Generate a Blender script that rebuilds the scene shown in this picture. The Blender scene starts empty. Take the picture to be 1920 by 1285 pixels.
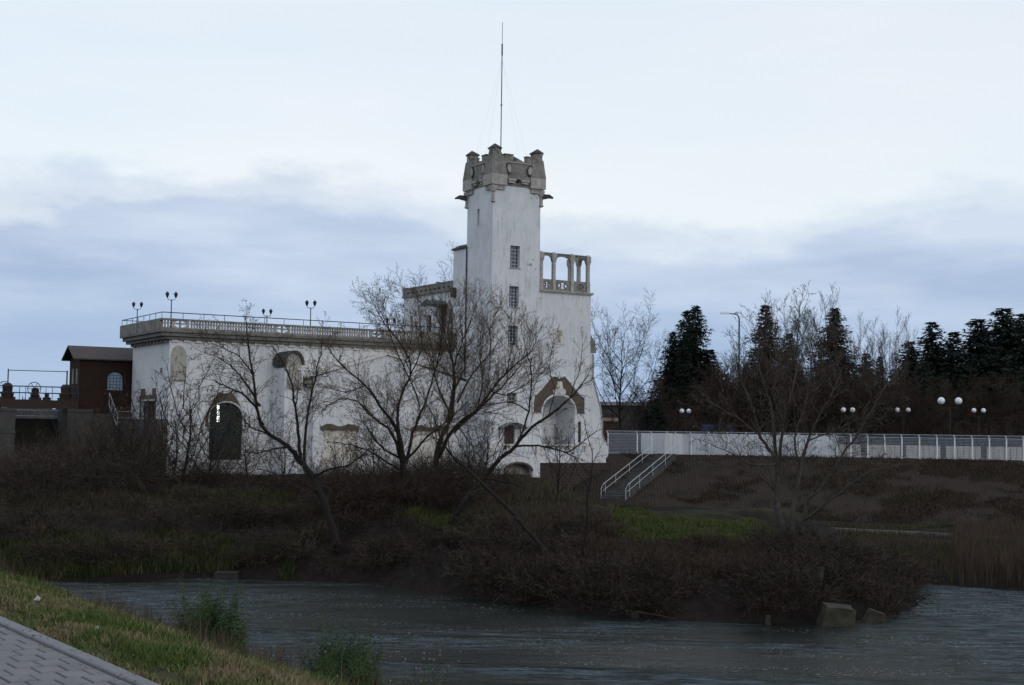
import bpy, math, random
import numpy as np
from mathutils import Vector, Matrix

SC = bpy.context.scene
COL = SC.collection
R = math.radians
rnd = random.Random(11)

# ------------------------------------------------------------------ camera
EYE = 7.0                      # metres above the water
FPX, CX, CY = 2600.0, 960.0, 642.5
PITCH, ROLL = math.atan(162.5 / 2600.0), math.atan(0.013)
fwd = Vector((0, math.cos(PITCH), math.sin(PITCH)))
up0 = Vector((0, -math.sin(PITCH), math.cos(PITCH)))
rt0 = Vector((1, 0, 0))
CR = (rt0 * math.cos(ROLL) + up0 * math.sin(ROLL)).normalized()
CU = (up0 * math.cos(ROLL) - rt0 * math.sin(ROLL)).normalized()
cam_d = bpy.data.cameras.new('camera'); cam = bpy.data.objects.new('camera', cam_d)
COL.objects.link(cam); SC.camera = cam
cam_d.sensor_width = 36.0; cam_d.lens = 36.0 * FPX / 1920.0
cam_d.clip_start = 0.1; cam_d.clip_end = 9000
M = Matrix(((CR.x, CU.x, -fwd.x), (CR.y, CU.y, -fwd.y), (CR.z, CU.z, -fwd.z)))
cam.matrix_world = Matrix.Translation((0, 0, EYE)) @ M.to_4x4()

# ------------------------------------------------------------------ world
SC.view_settings.view_transform = 'Standard'
SC.view_settings.look = 'None'
SC.view_settings.exposure = 0.0
SC.view_settings.gamma = 1.0
SC.view_settings.use_curve_mapping = False
SUN_AZ, SUN_EL = R(140), R(16)       # azimuth clockwise from +Y
W = bpy.data.worlds.new('World'); SC.world = W; W.use_nodes = True
nt = W.node_tree; nt.nodes.clear()


class N:
    """tiny node helper"""
    def __init__(s, tree): s.t = tree
    def __call__(s, typ, inputs=None, **kw):
        n = s.t.nodes.new(typ)
        for k, v in kw.items(): setattr(n, k, v)
        for k, v in (inputs or {}).items():
            if hasattr(v, 'is_output') or isinstance(v, bpy.types.NodeSocket): s.t.links.new(v, n.inputs[k])
            else: n.inputs[k].default_value = v
        return n
    def math(s, op, a, b=0.0, c=None, clamp=False):
        n = s.t.nodes.new('ShaderNodeMath'); n.operation = op; n.use_clamp = clamp
        for i, v in enumerate((a, b) if c is None else (a, b, c)):
            if isinstance(v, bpy.types.NodeSocket): s.t.links.new(v, n.inputs[i])
            else: n.inputs[i].default_value = v
        return n.outputs[0]
    def ramp(s, fac, stops, interp='LINEAR'):
        n = s.t.nodes.new('ShaderNodeValToRGB'); e = n.color_ramp.elements; n.color_ramp.interpolation = interp
        while len(e) < len(stops): e.new(0.5)
        for i, (p, c) in enumerate(stops):
            e[i].position = p
            e[i].color = (c, c, c, 1) if isinstance(c, (int, float)) else (*c, 1)
        s.t.links.new(fac, n.inputs[0]); return n.outputs[0]
    def mix(s, fac, a, b, mode='MIX'):
        n = s.t.nodes.new('ShaderNodeMix'); n.data_type = 'RGBA'; n.blend_type = mode
        for i, v in ((0, fac), (6, a), (7, b)):
            if isinstance(v, bpy.types.NodeSocket): s.t.links.new(v, n.inputs[i])
            else: n.inputs[i].default_value = v if i == 0 else (*v, 1)
        return n.outputs[2]
    def noise(s, vec, scale, detail=4, rough=0.55, dist=0.0):
        n = s.t.nodes.new('ShaderNodeTexNoise'); n.inputs['Scale'].default_value = scale
        n.inputs['Detail'].default_value = detail; n.inputs['Roughness'].default_value = rough
        n.inputs['Distortion'].default_value = dist
        if vec is not None: s.t.links.new(vec, n.inputs['Vector'])
        return n.outputs[0]
    def mapping(s, vec, scale=(1, 1, 1), loc=(0, 0, 0), rot=(0, 0, 0)):
        n = s.t.nodes.new('ShaderNodeMapping'); n.inputs['Scale'].default_value = scale
        n.inputs['Location'].default_value = loc; n.inputs['Rotation'].default_value = rot
        s.t.links.new(vec, n.inputs['Vector']); return n.outputs[0]


g = N(nt)
tc = g('ShaderNodeTexCoord').outputs['Generated']
sep = g('ShaderNodeSeparateXYZ', {0: tc})
dx, dy, dz = sep.outputs
sky = g('ShaderNodeTexSky', sky_type='NISHITA', sun_disc=False, sun_elevation=R(9), sun_rotation=SUN_AZ)
sky.air_density = 1.2; sky.dust_density = 1.0; sky.ozone_density = 2.0
skyc = g.mix(1.0, sky.outputs[0], (0.16, 0.16, 0.16), 'MULTIPLY')
# veil of high thin cloud, brightest above the cloud bank
n_hi = g.noise(g.mapping(tc, (1.2, 1.2, 5.0)), 1.6, 5, 0.5)
veil = g.mix(g.ramp(n_hi, [(0.35, 0.0), (0.7, 1.0)]), (0.79, 0.875, 0.945), (0.94, 0.955, 0.965))
high = g.mix(g.ramp(dz, [(0.12, 0.0), (0.5, 1.0)]), veil, (0.70, 0.78, 0.90))
high = g.mix(0.08, high, skyc)
# cloud bank low over the horizon, its top edge uneven
edge = g.ramp(g.math('MULTIPLY_ADD', dx, 0.5, 0.5), [
    (0.0, 0.14), (0.30, 0.150), (0.33, 0.158), (0.40, 0.176), (0.455, 0.168), (0.49, 0.152), (0.53, 0.140),
    (0.60, 0.134), (0.64, 0.142), (0.66, 0.150), (0.70, 0.155), (1.0, 0.14)], 'B_SPLINE')
n1 = g.noise(g.mapping(tc, (1, 1, 2.6)), 9.0, 7, 0.6)
n2 = g.noise(g.mapping(tc, (1, 1, 3.5), (4, 1, 2)), 3.2, 4, 0.5)
h0 = g.math('ADD', dz, g.math('MULTIPLY', g.math('SUBTRACT', n1, 0.5), 0.075))
h0 = g.math('ADD', h0, g.math('MULTIPLY', g.math('SUBTRACT', n2, 0.5), 0.05))
below = g.math('SUBTRACT', edge, h0)
bank = g.ramp(g.math('MULTIPLY_ADD', below, 8.0, 0.5), [(0.34, 0.0), (0.50, 0.5), (0.62, 0.88), (0.95, 1.0)], 'EASE')
n3 = g.noise(g.mapping(tc, (1, 1, 5.0), (0, 3, 1)), 4.5, 6, 0.55)
lowc = g.mix(g.ramp(n3, [(0.38, 0.0), (0.66, 1.0)]), (0.39, 0.50, 0.69), (0.585, 0.68, 0.83))
hz = g.ramp(dz, [(0.0, 0.0), (0.11, 1.0)])
lowc = g.mix(hz, (0.35, 0.49, 0.69), lowc)
tot = g.mix(bank, high, lowc)
bg = g('ShaderNodeBackground', {0: tot, 1: 1.05})
nt.links.new(bg.outputs[0], g('ShaderNodeOutputWorld').inputs[0])

sun_d = bpy.data.lights.new('sun', 'SUN'); sun = bpy.data.objects.new('sun', sun_d); COL.objects.link(sun)
sun_d.energy = 0.5; sun_d.angle = R(25); sun_d.color = (1.0, 0.90, 0.80)
sd = Vector((math.sin(SUN_AZ) * math.cos(SUN_EL), math.cos(SUN_AZ) * math.cos(SUN_EL), math.sin(SUN_EL)))
sun.rotation_euler = sd.to_track_quat('Z', 'Y').to_euler()
sun.location = sd * 50


# ------------------------------------------------------------------ geometry from the survey of the place
def ray(px, py):
    return (fwd + CR * ((px - CX) / FPX) + CU * ((CY - py) / FPX))


def P(px, py, Y):
    d = ray(px, py); k = Y / d.y
    return Vector((d.x * k, Y, EYE + d.z * k))


def G(px, py, z):
    d = ray(px, py); k = (z - EYE) / d.z
    return Vector((d.x * k, d.y * k, z))


# building frame: local x = U, local y = V
BANG = R(31.5)
BU = Vector((math.cos(BANG), math.sin(BANG), 0)); BV = Vector((-math.sin(BANG), math.cos(BANG), 0))
BO = Vector((P(922, 560, 110).x, 110.0, 0.0))


def bu(px, v, py=700):
    """u of the place seen at px on the plane v = const"""
    d = ray(px, py)
    # BO + u*BU + v*BV = k*d (xy)
    a = BO + BV * v
    det = BU.x * (-d.y) + d.x * BU.y
    return (-a.x * (-d.y) + -d.x * a.y) / det if abs(det) > 1e-9 else 0


def bv(px, u, py=600):
    d = ray(px, py); a = BO + BU * u
    det = BV.x * (-d.y) + d.x * BV.y
    return (-a.x * (-d.y) + -d.x * a.y) / det


def bz(px, py, v):
    u = bu(px, v, py); p = BO + BU * u + BV * v
    d = ray(px, py); return EYE + d.z * (p.y / d.y)


def bzu(px, py, u):
    v = bv(px, u, py); p = BO + BU * u + BV * v
    d = ray(px, py); return EYE + d.z * (p.y / d.y)


# ------------------------------------------------------------------ mesh helpers
class MB:
    def __init__(s): s.v = []; s.f = []
    def add(s, vs, fs):
        b = len(s.v); s.v += [tuple(v) for v in vs]; s.f += [tuple(i + b for i in f) for f in fs]
    def box(s, x0, x1, y0, y1, z0, z1):
        s.add([(x0, y0, z0), (x1, y0, z0), (x1, y1, z0), (x0, y1, z0), (x0, y0, z1), (x1, y0, z1), (x1, y1, z1), (x0, y1, z1)],
              [(0, 3, 2, 1), (4, 5, 6, 7), (0, 1, 5, 4), (1, 2, 6, 5), (2, 3, 7, 6), (3, 0, 4, 7)])
        return s
    def frustum(s, a, z0, b, z1):
        """a, b = (x0,x1,y0,y1) rectangles at z0, z1"""
        s.add([(a[0], a[2], z0), (a[1], a[2], z0), (a[1], a[3], z0), (a[0], a[3], z0),
               (b[0], b[2], z1), (b[1], b[2], z1), (b[1], b[3], z1), (b[0], b[3], z1)],
              [(0, 3, 2, 1), (4, 5, 6, 7), (0, 1, 5, 4), (1, 2, 6, 5), (2, 3, 7, 6), (3, 0, 4, 7)])
        return s
    def prism(s, poly, axis, d0, d1):
        """poly of 2-D points; axis 'y': (x,z) extruded in y; 'x': (y,z) in x; 'z': (x,y) in z"""
        n = len(poly)
        if axis == 'y': A = [(p[0], d0, p[1]) for p in poly]; B = [(p[0], d1, p[1]) for p in poly]
        elif axis == 'x': A = [(d0, p[0], p[1]) for p in poly]; B = [(d1, p[0], p[1]) for p in poly]
        else: A = [(p[0], p[1], d0) for p in poly]; B = [(p[0], p[1], d1) for p in poly]
        s.add(A + B, [tuple(range(n)), tuple(reversed(range(n, 2 * n)))] + [(i, i + n, (i + 1) % n + n, (i + 1) % n) for i in range(n)])
        return s
    def tube(s, pts, r, n=6):
        pts = [Vector(p) for p in pts]; rr = r if isinstance(r, (list, tuple)) else [r] * len(pts)
        vs = []; fs = []
        for i, p in enumerate(pts):
            t = (pts[min(i + 1, len(pts) - 1)] - pts[max(i - 1, 0)]).normalized()
            a = t.cross(Vector((0, 0, 1)) if abs(t.z) < .9 else Vector((1, 0, 0))).normalized(); b = t.cross(a)
            for k in range(n):
                q = 2 * math.pi * k / n
                vs.append(p + (a * math.cos(q) + b * math.sin(q)) * rr[i])
        for i in range(len(pts) - 1):
            for k in range(n):
                fs.append((i * n + k, i * n + (k + 1) % n, (i + 1) * n + (k + 1) % n, (i + 1) * n + k))
        fs.append(tuple(reversed(range(n)))); fs.append(tuple(range((len(pts) - 1) * n, len(pts) * n)))
        s.add(vs, fs); return s
    def lathe(s, prof, c=(0, 0, 0), n=12):
        vs = []; fs = []
        for r, z in prof:
            for k in range(n):
                q = 2 * math.pi * k / n; vs.append((c[0] + r * math.cos(q), c[1] + r * math.sin(q), c[2] + z))
        for i in range(len(prof) - 1):
            for k in range(n):
                fs.append((i * n + k, i * n + (k + 1) % n, (i + 1) * n + (k + 1) % n, (i + 1) * n + k))
        fs.append(tuple(reversed(range(n)))); fs.append(tuple(range((len(prof) - 1) * n, len(prof) * n)))
        s.add(vs, fs); return s
    def mesh(s, name, mat, smooth=False):
        me = bpy.data.meshes.new(name); me.from_pydata(s.v, [], s.f); me.update()
        if mat: me.materials.append(mat)
        if smooth: me.shade_smooth()
        return me
    def build(s, name, mat, parent=None, smooth=False, loc=None):
        o = bpy.data.objects.new(name, s.mesh(name, mat, smooth)); COL.objects.link(o)
        if parent: o.parent = parent
        if loc is not None: o.location = loc
        return o


def np_mesh(name, V, F, mat, parent=None, smooth=False):
    """V (n,3), F (m,k) arrays of equal-size faces"""
    me = bpy.data.meshes.new(name); V = np.asarray(V, np.float32); F = np.asarray(F, np.int32); k = F.shape[1]
    me.vertices.add(len(V)); me.vertices.foreach_set('co', V.ravel())
    me.loops.add(F.size); me.loops.foreach_set('vertex_index', F.ravel())
    me.polygons.add(len(F)); me.polygons.foreach_set('loop_start', np.arange(0, F.size, k, dtype=np.int32))
    me.update(calc_edges=True)
    if mat: me.materials.append(mat)
    if smooth: me.shade_smooth()
    o = bpy.data.objects.new(name, me); COL.objects.link(o)
    if parent: o.parent = parent
    return o


def seg_arrays(S, n=3):
    """S (m,8): p0 p1 r0 r1 -> prism geometry"""
    S = np.asarray(S, float); p0, p1, r0, r1 = S[:, 0:3], S[:, 3:6], S[:, 6], S[:, 7]
    t = p1 - p0; t /= np.linalg.norm(t, axis=1, keepdims=True) + 1e-9
    ref = np.where(np.abs(t[:, 2:3]) < .9, np.array([[0, 0, 1.]]), np.array([[1., 0, 0]]))
    a = np.cross(t, ref); a /= np.linalg.norm(a, axis=1, keepdims=True) + 1e-9; b = np.cross(t, a)
    if n == 1:      # thin flat stems
        q = np.random.RandomState(3).uniform(0, math.pi, len(S))[:, None]; w = a * np.cos(q) + b * np.sin(q)
        V = np.stack([p0 - w * r0[:, None], p0 + w * r0[:, None], p1 + w * r1[:, None], p1 - w * r1[:, None]], 1).reshape(-1, 3)
        return V, np.arange(len(S) * 4).reshape(-1, 4)
    V = []
    for p, r in ((p0, r0), (p1, r1)):
        for k in range(n):
            q = 2 * math.pi * k / n
            V.append(p + (a * math.cos(q) + b * math.sin(q)) * r[:, None])
    V = np.stack(V, 1)
    base = (np.arange(len(S)) * 2 * n)[:, None]
    F = np.concatenate([base + np.array([[k, (k + 1) % n, (k + 1) % n + n, k + n]]) for k in range(n)], 0)
    return V.reshape(-1, 3), F


def empty(name, loc=(0, 0, 0), rz=0.0):
    o = bpy.data.objects.new(name, None); COL.objects.link(o); o.location = loc; o.rotation_euler = (0, 0, rz); return o


def tag(o, label=None, cat=None, group=None, kind=None):
    if label: o['label'] = label
    if cat: o['category'] = cat
    if group: o['group'] = group
    if kind: o['kind'] = kind
    return o


def dup(o, parent=None, **kw):
    c = o.copy(); COL.objects.link(c)
    if parent is not None: c.parent = parent
    for ch in o.children: dup(ch, c)
    return c


# ------------------------------------------------------------------ materials
def mat(name):
    m = bpy.data.materials.new(name); m.use_nodes = True; t = m.node_tree; t.nodes.clear()
    h = N(t); b = h('ShaderNodeBsdfPrincipled'); o = h('ShaderNodeOutputMaterial')
    t.links.new(b.outputs[0], o.inputs[0])
    return m, h, b, t


def link(t, s, i): t.links.new(s, i)


def surf(name, c1, c2, scale=2.0, rough=0.85, bump=0.3, bscale=20, streak=0.0, c3=None, metal=0.0, bdist=0.02, spec=0.3):
    m, h, b, t = mat(name)
    oc = h('ShaderNodeTexCoord').outputs['Object']
    geo = h('ShaderNodeNewGeometry').outputs['Position']
    n1 = h.noise(geo, scale, 6, 0.62)
    col = h.mix(h.ramp(n1, [(0.35, 0.0), (0.68, 1.0)]), c1, c2)
    if c3:
        n2 = h.noise(h.mapping(geo, (1, 1, 1), (7, 3, 5)), scale * 3.1, 5, 0.6)
        col = h.mix(h.ramp(n2, [(0.55, 0.0), (0.72, 0.8)]), col, c3)
    if streak:
        n3 = h.noise(h.mapping(geo, (2.2, 2.2, 0.22)), 2.4, 6, 0.65)
        col = h.mix(h.math('MULTIPLY', h.ramp(n3, [(0.5, 0.0), (0.78, 1.0)]), streak), col, tuple(x * 0.45 for x in c2))
    link(t, col, b.inputs['Base Color'])
    b.inputs['Roughness'].default_value = rough; b.inputs['Metallic'].default_value = metal
    b.inputs['Specular IOR Level'].default_value = spec
    if bump:
        nb = h.noise(geo, bscale, 5, 0.6)
        bp = h('ShaderNodeBump', {'Height': nb, 'Strength': bump, 'Distance': bdist})
        link(t, bp.outputs[0], b.inputs['Normal'])
    return m


def leafmat(name, cols, scale=3.0, rough=0.7, trans=0.0):
    m, h, b, t = mat(name)
    geo = h('ShaderNodeNewGeometry')
    n = h.noise(geo.outputs['Position'], scale, 3, 0.6)
    k = len(cols)
    rp = h.ramp(h.math('ADD', h.math('MULTIPLY', n, 0.7), h.math('MULTIPLY', geo.outputs['Random Per Island'], 0.3)),
                [(0.28 + 0.44 * i / max(1, k - 1), c) for i, c in enumerate(cols)])
    link(t, rp, b.inputs['Base Color']); b.inputs['Roughness'].default_value = rough
    b.inputs['Specular IOR Level'].default_value = 0.2
    return m


M_plaster = surf('white_plaster', (0.66, 0.665, 0.675), (0.57, 0.58, 0.595), 0.55, 0.9, 0.35, 9, 0.55, (0.50, 0.49, 0.455), bdist=0.03)
M_cream = surf('stained_cream_plaster', (0.58, 0.53, 0.44), (0.66, 0.65, 0.62), 1.3, 0.9, 0.3, 9, 0.45)
M_stone = surf('weathered_concrete', (0.155, 0.145, 0.128), (0.275, 0.26, 0.23), 1.4, 0.92, 0.6, 8, 0.85, (0.055, 0.05, 0.044), bdist=0.05)
M_stonelt = surf('pale_weathered_stone', (0.32, 0.30, 0.265), (0.43, 0.41, 0.37), 1.7, 0.92, 0.5, 8, 0.7, (0.13, 0.115, 0.095), bdist=0.04)
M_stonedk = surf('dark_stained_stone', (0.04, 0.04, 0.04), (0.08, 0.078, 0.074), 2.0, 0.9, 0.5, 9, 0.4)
M_moulding = surf('stained_moulding', (0.20, 0.19, 0.17), (0.12, 0.115, 0.105), 0.9, 0.9, 0.5, 7, 0.8, (0.05, 0.05, 0.05))
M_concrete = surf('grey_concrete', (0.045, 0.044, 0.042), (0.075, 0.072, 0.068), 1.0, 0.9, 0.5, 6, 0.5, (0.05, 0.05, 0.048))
M_rail = surf('dark_blue_rail_paint', (0.025, 0.035, 0.06), (0.04, 0.05, 0.075), 6, 0.5, 0.0)
M_black = surf('black_iron', (0.015, 0.015, 0.018), (0.03, 0.03, 0.033), 6, 0.5, 0.0)
M_rust = surf('rusty_machinery', (0.022, 0.013, 0.011), (0.042, 0.022, 0.016), 8, 0.7, 0.3, 20)
M_galv = surf('galvanised_steel', (0.40, 0.43, 0.47), (0.55, 0.58, 0.62), 5, 0.5, 0.0, metal=0.3)
M_whitepaint = surf('white_fence_paint', (0.62, 0.64, 0.66), (0.75, 0.76, 0.77), 4, 0.5, 0.0)
M_roof = surf('brown_sheet_roof', (0.045, 0.032, 0.032), (0.065, 0.048, 0.045), 3, 0.6, 0.3, 12)
M_door = surf('dark_brown_door', (0.04, 0.022, 0.015), (0.06, 0.035, 0.025), 8, 0.6, 0.2, 30)
M_dark = surf('dark_interior', (0.012, 0.013, 0.012), (0.02, 0.02, 0.018), 3, 0.9, 0.0)
M_bark = surf('dark_bark', (0.007, 0.006, 0.0055), (0.017, 0.014, 0.012), 8, 0.9, 0.8, 25, bdist=0.03)
M_barkp = surf('pale_bark', (0.04, 0.035, 0.03), (0.085, 0.074, 0.062), 6, 0.9, 0.7, 25, bdist=0.02)
M_barkw = surf('willow_bark', (0.022, 0.018, 0.014), (0.042, 0.037, 0.025), 6, 0.9, 0.8, 25, bdist=0.03)
M_twig = leafmat('dark_twigs', [(0.020, 0.016, 0.014), (0.035, 0.027, 0.022), (0.05, 0.036, 0.028)], 1.5)
M_twigw = leafmat('willow_twigs', [(0.045, 0.030, 0.021), (0.080, 0.052, 0.035), (0.095, 0.072, 0.040)], 0.8)
M_twigr = leafmat('reddish_twigs', [(0.020, 0.014, 0.011), (0.040, 0.027, 0.020), (0.065, 0.045, 0.032)], 0.5)
M_twigp = leafmat('pale_twigs', [(0.04, 0.031, 0.025), (0.062, 0.048, 0.038), (0.09, 0.07, 0.055)], 0.8)
M_dryleaf = leafmat('dry_leaves', [(0.05, 0.035, 0.018), (0.09, 0.06, 0.03), (0.10, 0.09, 0.035), (0.06, 0.07, 0.03)], 2.0)
M_needle = leafmat('conifer_needles', [(0.005, 0.010, 0.007), (0.011, 0.019, 0.013), (0.020, 0.030, 0.018)], 0.7)
M_bramble = leafmat('bramble_stems', [(0.008, 0.0065, 0.0055), (0.018, 0.013, 0.010), (0.036, 0.025, 0.018), (0.065, 0.048, 0.033)], 0.6)
M_reed = leafmat('dry_reeds', [(0.018, 0.013, 0.009), (0.040, 0.027, 0.019), (0.085, 0.058, 0.042), (0.035, 0.034, 0.017)], 0.45)
M_palestem = leafmat('pale_dead_stems', [(0.014, 0.011, 0.008), (0.036, 0.028, 0.019), (0.075, 0.058, 0.038), (0.035, 0.038, 0.016)], 0.7)
M_weed = leafmat('weed_leaves', [(0.018, 0.036, 0.013), (0.036, 0.066, 0.020), (0.068, 0.110, 0.032)], 3.0)
M_flower = surf('mauve_flower', (0.20, 0.11, 0.20), (0.30, 0.18, 0.28), 20, 0.7, 0.0)
M_litter = surf('white_plastic_litter', (0.36, 0.37, 0.38), (0.48, 0.48, 0.49), 20, 0.5, 0.3, 30)
M_tarp = surf('blue_car_paint', (0.03, 0.07, 0.26), (0.04, 0.10, 0.34), 3, 0.35, 0.0, spec=0.5)
M_redroof = surf('red_tile_roof', (0.12, 0.05, 0.035), (0.17, 0.08, 0.055), 2, 0.8, 0.5, 12)
M_slab = surf('pale_rock', (0.022, 0.021, 0.015), (0.062, 0.057, 0.041), 2.6, 0.9, 0.7, 5, 0.2, (0.05, 0.055, 0.04), bdist=0.08)


def grassmat():
    m, h, b, t = mat('grass_blades')
    geo = h('ShaderNodeNewGeometry'); pos = geo.outputs['Position']
    n = h.noise(pos, 1.1, 5, 0.65); n2 = h.noise(h.mapping(pos, (1, 1, 1), (5, 9, 2)), 5.0, 3, 0.6)
    green = h.mix(geo.outputs['Random Per Island'], (0.038, 0.062, 0.018), (0.115, 0.160, 0.042))
    straw = h.mix(geo.outputs['Random Per Island'], (0.12, 0.092, 0.055), (0.28, 0.220, 0.135))
    f = h.math('ADD', h.math('MULTIPLY', n, 1.1), h.math('MULTIPLY', n2, 0.5))
    f = h.math('ADD', f, h.math('MULTIPLY', geo.outputs['Random Per Island'], 0.12))
    link(t, h.mix(h.ramp(f, [(0.80, 0.0), (1.02, 1.0)]), green, straw), b.inputs['Base Color'])
    b.inputs['Roughness'].default_value = 0.7; b.inputs['Specular IOR Level'].default_value = 0.055
    return m


M_grass = grassmat()


def brickmat(name, c1, c2, mortar, scale, off=0.5, w=0.5, hgt=0.25, msize=0.015, rot=None):
    m, h, b, t = mat(name)
    oc = h('ShaderNodeTexCoord').outputs['Object']
    vec = oc
    if rot == 'wall':       # choose the coordinate along the wall: x + y in the local frame
        s = h('ShaderNodeSeparateXYZ', {0: oc})
        vec = h('ShaderNodeCombineXYZ', {0: h.math('ADD', s.outputs[0], s.outputs[1]), 1: s.outputs[2]}).outputs[0]
    br = h('ShaderNodeTexBrick', {'Vector': vec, 'Color1': (*c1, 1), 'Color2': (*c2, 1), 'Mortar': (*mortar, 1),
                                  'Scale': scale, 'Mortar Size': msize, 'Brick Width': w, 'Row Height': hgt}, offset=off)
    n = h.noise(oc, 1.5, 5, 0.6)
    col = h.mix(h.ramp(n, [(0.3, 0.0), (0.75, 0.55)]), br.outputs[0], tuple(x * 0.5 for x in c1))
    link(t, col, b.inputs['Base Color']); b.inputs['Roughness'].default_value = 0.9
    b.inputs['Specular IOR Level'].default_value = 0.2
    bp = h('ShaderNodeBump', {'Height': h.math('SUBTRACT', 1.0, br.outputs[1]), 'Strength': 0.6, 'Distance': 0.02})
    link(t, bp.outputs[0], b.inputs['Normal'])
    return m


M_brick = brickmat('dark_red_brick', (0.046, 0.021, 0.015), (0.026, 0.014, 0.011), (0.03, 0.025, 0.02), 1.0, w=0.26, hgt=0.085, msize=0.012, rot='wall')
M_panel = brickmat('brown_stone_facing', (0.17, 0.13, 0.10), (0.12, 0.095, 0.075), (0.09, 0.075, 0.062), 1.0, w=0.22, hgt=0.10, msize=0.014, rot='wall')
M_rubble = brickmat('dark_rubble_wall', (0.075, 0.055, 0.045), (0.045, 0.036, 0.032), (0.025, 0.022, 0.02), 1.0, w=0.5, hgt=0.22, msize=0.025, rot='wall')


def glassmat(name, tint, refl=0.5, tr=0.0):
    m, h, b, t = mat(name)
    b.inputs['Base Color'].default_value = (*tint, 1); b.inputs['Roughness'].default_value = 0.08
    b.inputs['Specular IOR Level'].default_value = refl
    if tr:
        tn = h('ShaderNodeBsdfTransparent'); mx = h('ShaderNodeMixShader', {0: tr})
        link(t, b.outputs[0], mx.inputs[1]); link(t, tn.outputs[0], mx.inputs[2])
        link(t, mx.outputs[0], [n for n in t.nodes if n.type == 'OUTPUT_MATERIAL'][0].inputs[0])
    return m


M_glass = glassmat('dark_window_glass', (0.03, 0.035, 0.045), 0.8)
M_glassc = glassmat('clear_window_glass', (0.03, 0.04, 0.03), 0.6, 0.75)
M_glassp = glassmat('pale_canopy_glass', (0.12, 0.17, 0.18), 0.6, 0.35)
M_sky_glass = glassmat('sky_tinted_glass', (0.25, 0.35, 0.46), 0.9)  # reflected sky put into the pane as a pale blue base colour
M_globe = surf('white_lamp_globe', (0.70, 0.71, 0.72), (0.76, 0.76, 0.76), 3, 0.25, 0.0, spec=0.5)
mm, hh, bb, tt = mat('lit_fluorescent_tube')
bb.inputs['Base Color'].default_value = (0.9, 1, 0.9, 1)
bb.inputs['Emission Color'].default_value = (0.88, 1.0, 0.9, 1); bb.inputs['Emission Strength'].default_value = 7.0
M_tube = mm


def meshmat():
    """wire mesh of the fence, seen as a half open weave"""
    m, h, b, t = mat('woven_wire')
    oc = h('ShaderNodeTexCoord').outputs['Object']
    b.inputs['Base Color'].default_value = (0.50, 0.56, 0.64, 1); b.inputs['Roughness'].default_value = 0.5
    return m


M_wire = meshmat()


def groundmat():
    m, h, b, t = mat('bank_earth')
    pos = h('ShaderNodeNewGeometry').outputs['Position']
    s = h('ShaderNodeSeparateXYZ', {0: pos})
    n = h.noise(pos, 0.35, 6, 0.65); n2 = h.noise(pos, 2.5, 6, 0.7)
    earth = h.mix(h.ramp(n2, [(0.3, 0.0), (0.7, 1.0)]), (0.007, 0.0055, 0.005), (0.022, 0.016, 0.013))
    grass = h.mix(h.ramp(n2, [(0.3, 0.0), (0.7, 1.0)]), (0.015, 0.015, 0.007), (0.036, 0.034, 0.014))
    far = h.mix(h.ramp(h.math('MULTIPLY_ADD', h.math('SUBTRACT', s.outputs[2], 2.4), 0.6, n), [(0.45, 0.0), (0.7, 1.0)]), earth, grass)
    far = h.mix(h.ramp(h.math('DIVIDE', s.outputs[1], 200.0), [(0.44, 0.0), (0.5, 1.0)]), far, earth)
    near = h.mix(h.ramp(n2, [(0.3, 0.0), (0.7, 1.0)]), (0.02, 0.026, 0.010), (0.06, 0.055, 0.025))
    isn = h.math('LESS_THAN', s.outputs[1], 42.0)
    link(t, h.mix(isn, far, near), b.inputs['Base Color'])
    b.inputs['Roughness'].default_value = 0.95; b.inputs['Specular IOR Level'].default_value = 0.1
    bp = h('ShaderNodeBump', {'Height': n2, 'Strength': 0.8, 'Distance': 0.12}); link(t, bp.outputs[0], b.inputs['Normal'])
    return m


M_ground = groundmat()


def revetmat():
    m, h, b, t = mat('stone_revetment')
    uv = h('ShaderNodeUVMap').outputs[0]
    v = h('ShaderNodeTexBrick', {'Vector': uv, 'Color1': (0.060, 0.046, 0.037, 1), 'Color2': (0.036, 0.029, 0.024, 1),
                                 'Mortar': (0.010, 0.009, 0.008, 1), 'Scale': 1.0, 'Mortar Size': 0.04, 'Brick Width': 0.30, 'Row Height': 0.27}, offset=0.5)
    pos = h('ShaderNodeNewGeometry').outputs['Position']
    n = h.noise(pos, 0.3, 6, 0.65); n2 = h.noise(pos, 1.4, 6, 0.7)
    col = h.mix(h.ramp(n, [(0.3, 0.1), (0.65, 0.85)]), v.outputs[0], (0.036, 0.026, 0.020))
    col = h.mix(h.ramp(n2, [(0.5, 0.0), (0.75, 0.8)]), col, (0.03, 0.03, 0.018))
    link(t, col, b.inputs['Base Color']); b.inputs['Roughness'].default_value = 0.95
    b.inputs['Specular IOR Level'].default_value = 0.1
    bp = h('ShaderNodeBump', {'Height': h.math('SUBTRACT', 1.0, v.outputs[1]), 'Strength': 1.0, 'Distance': 0.06})
    link(t, bp.outputs[0], b.inputs['Normal']); return m


M_revet = revetmat()


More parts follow.
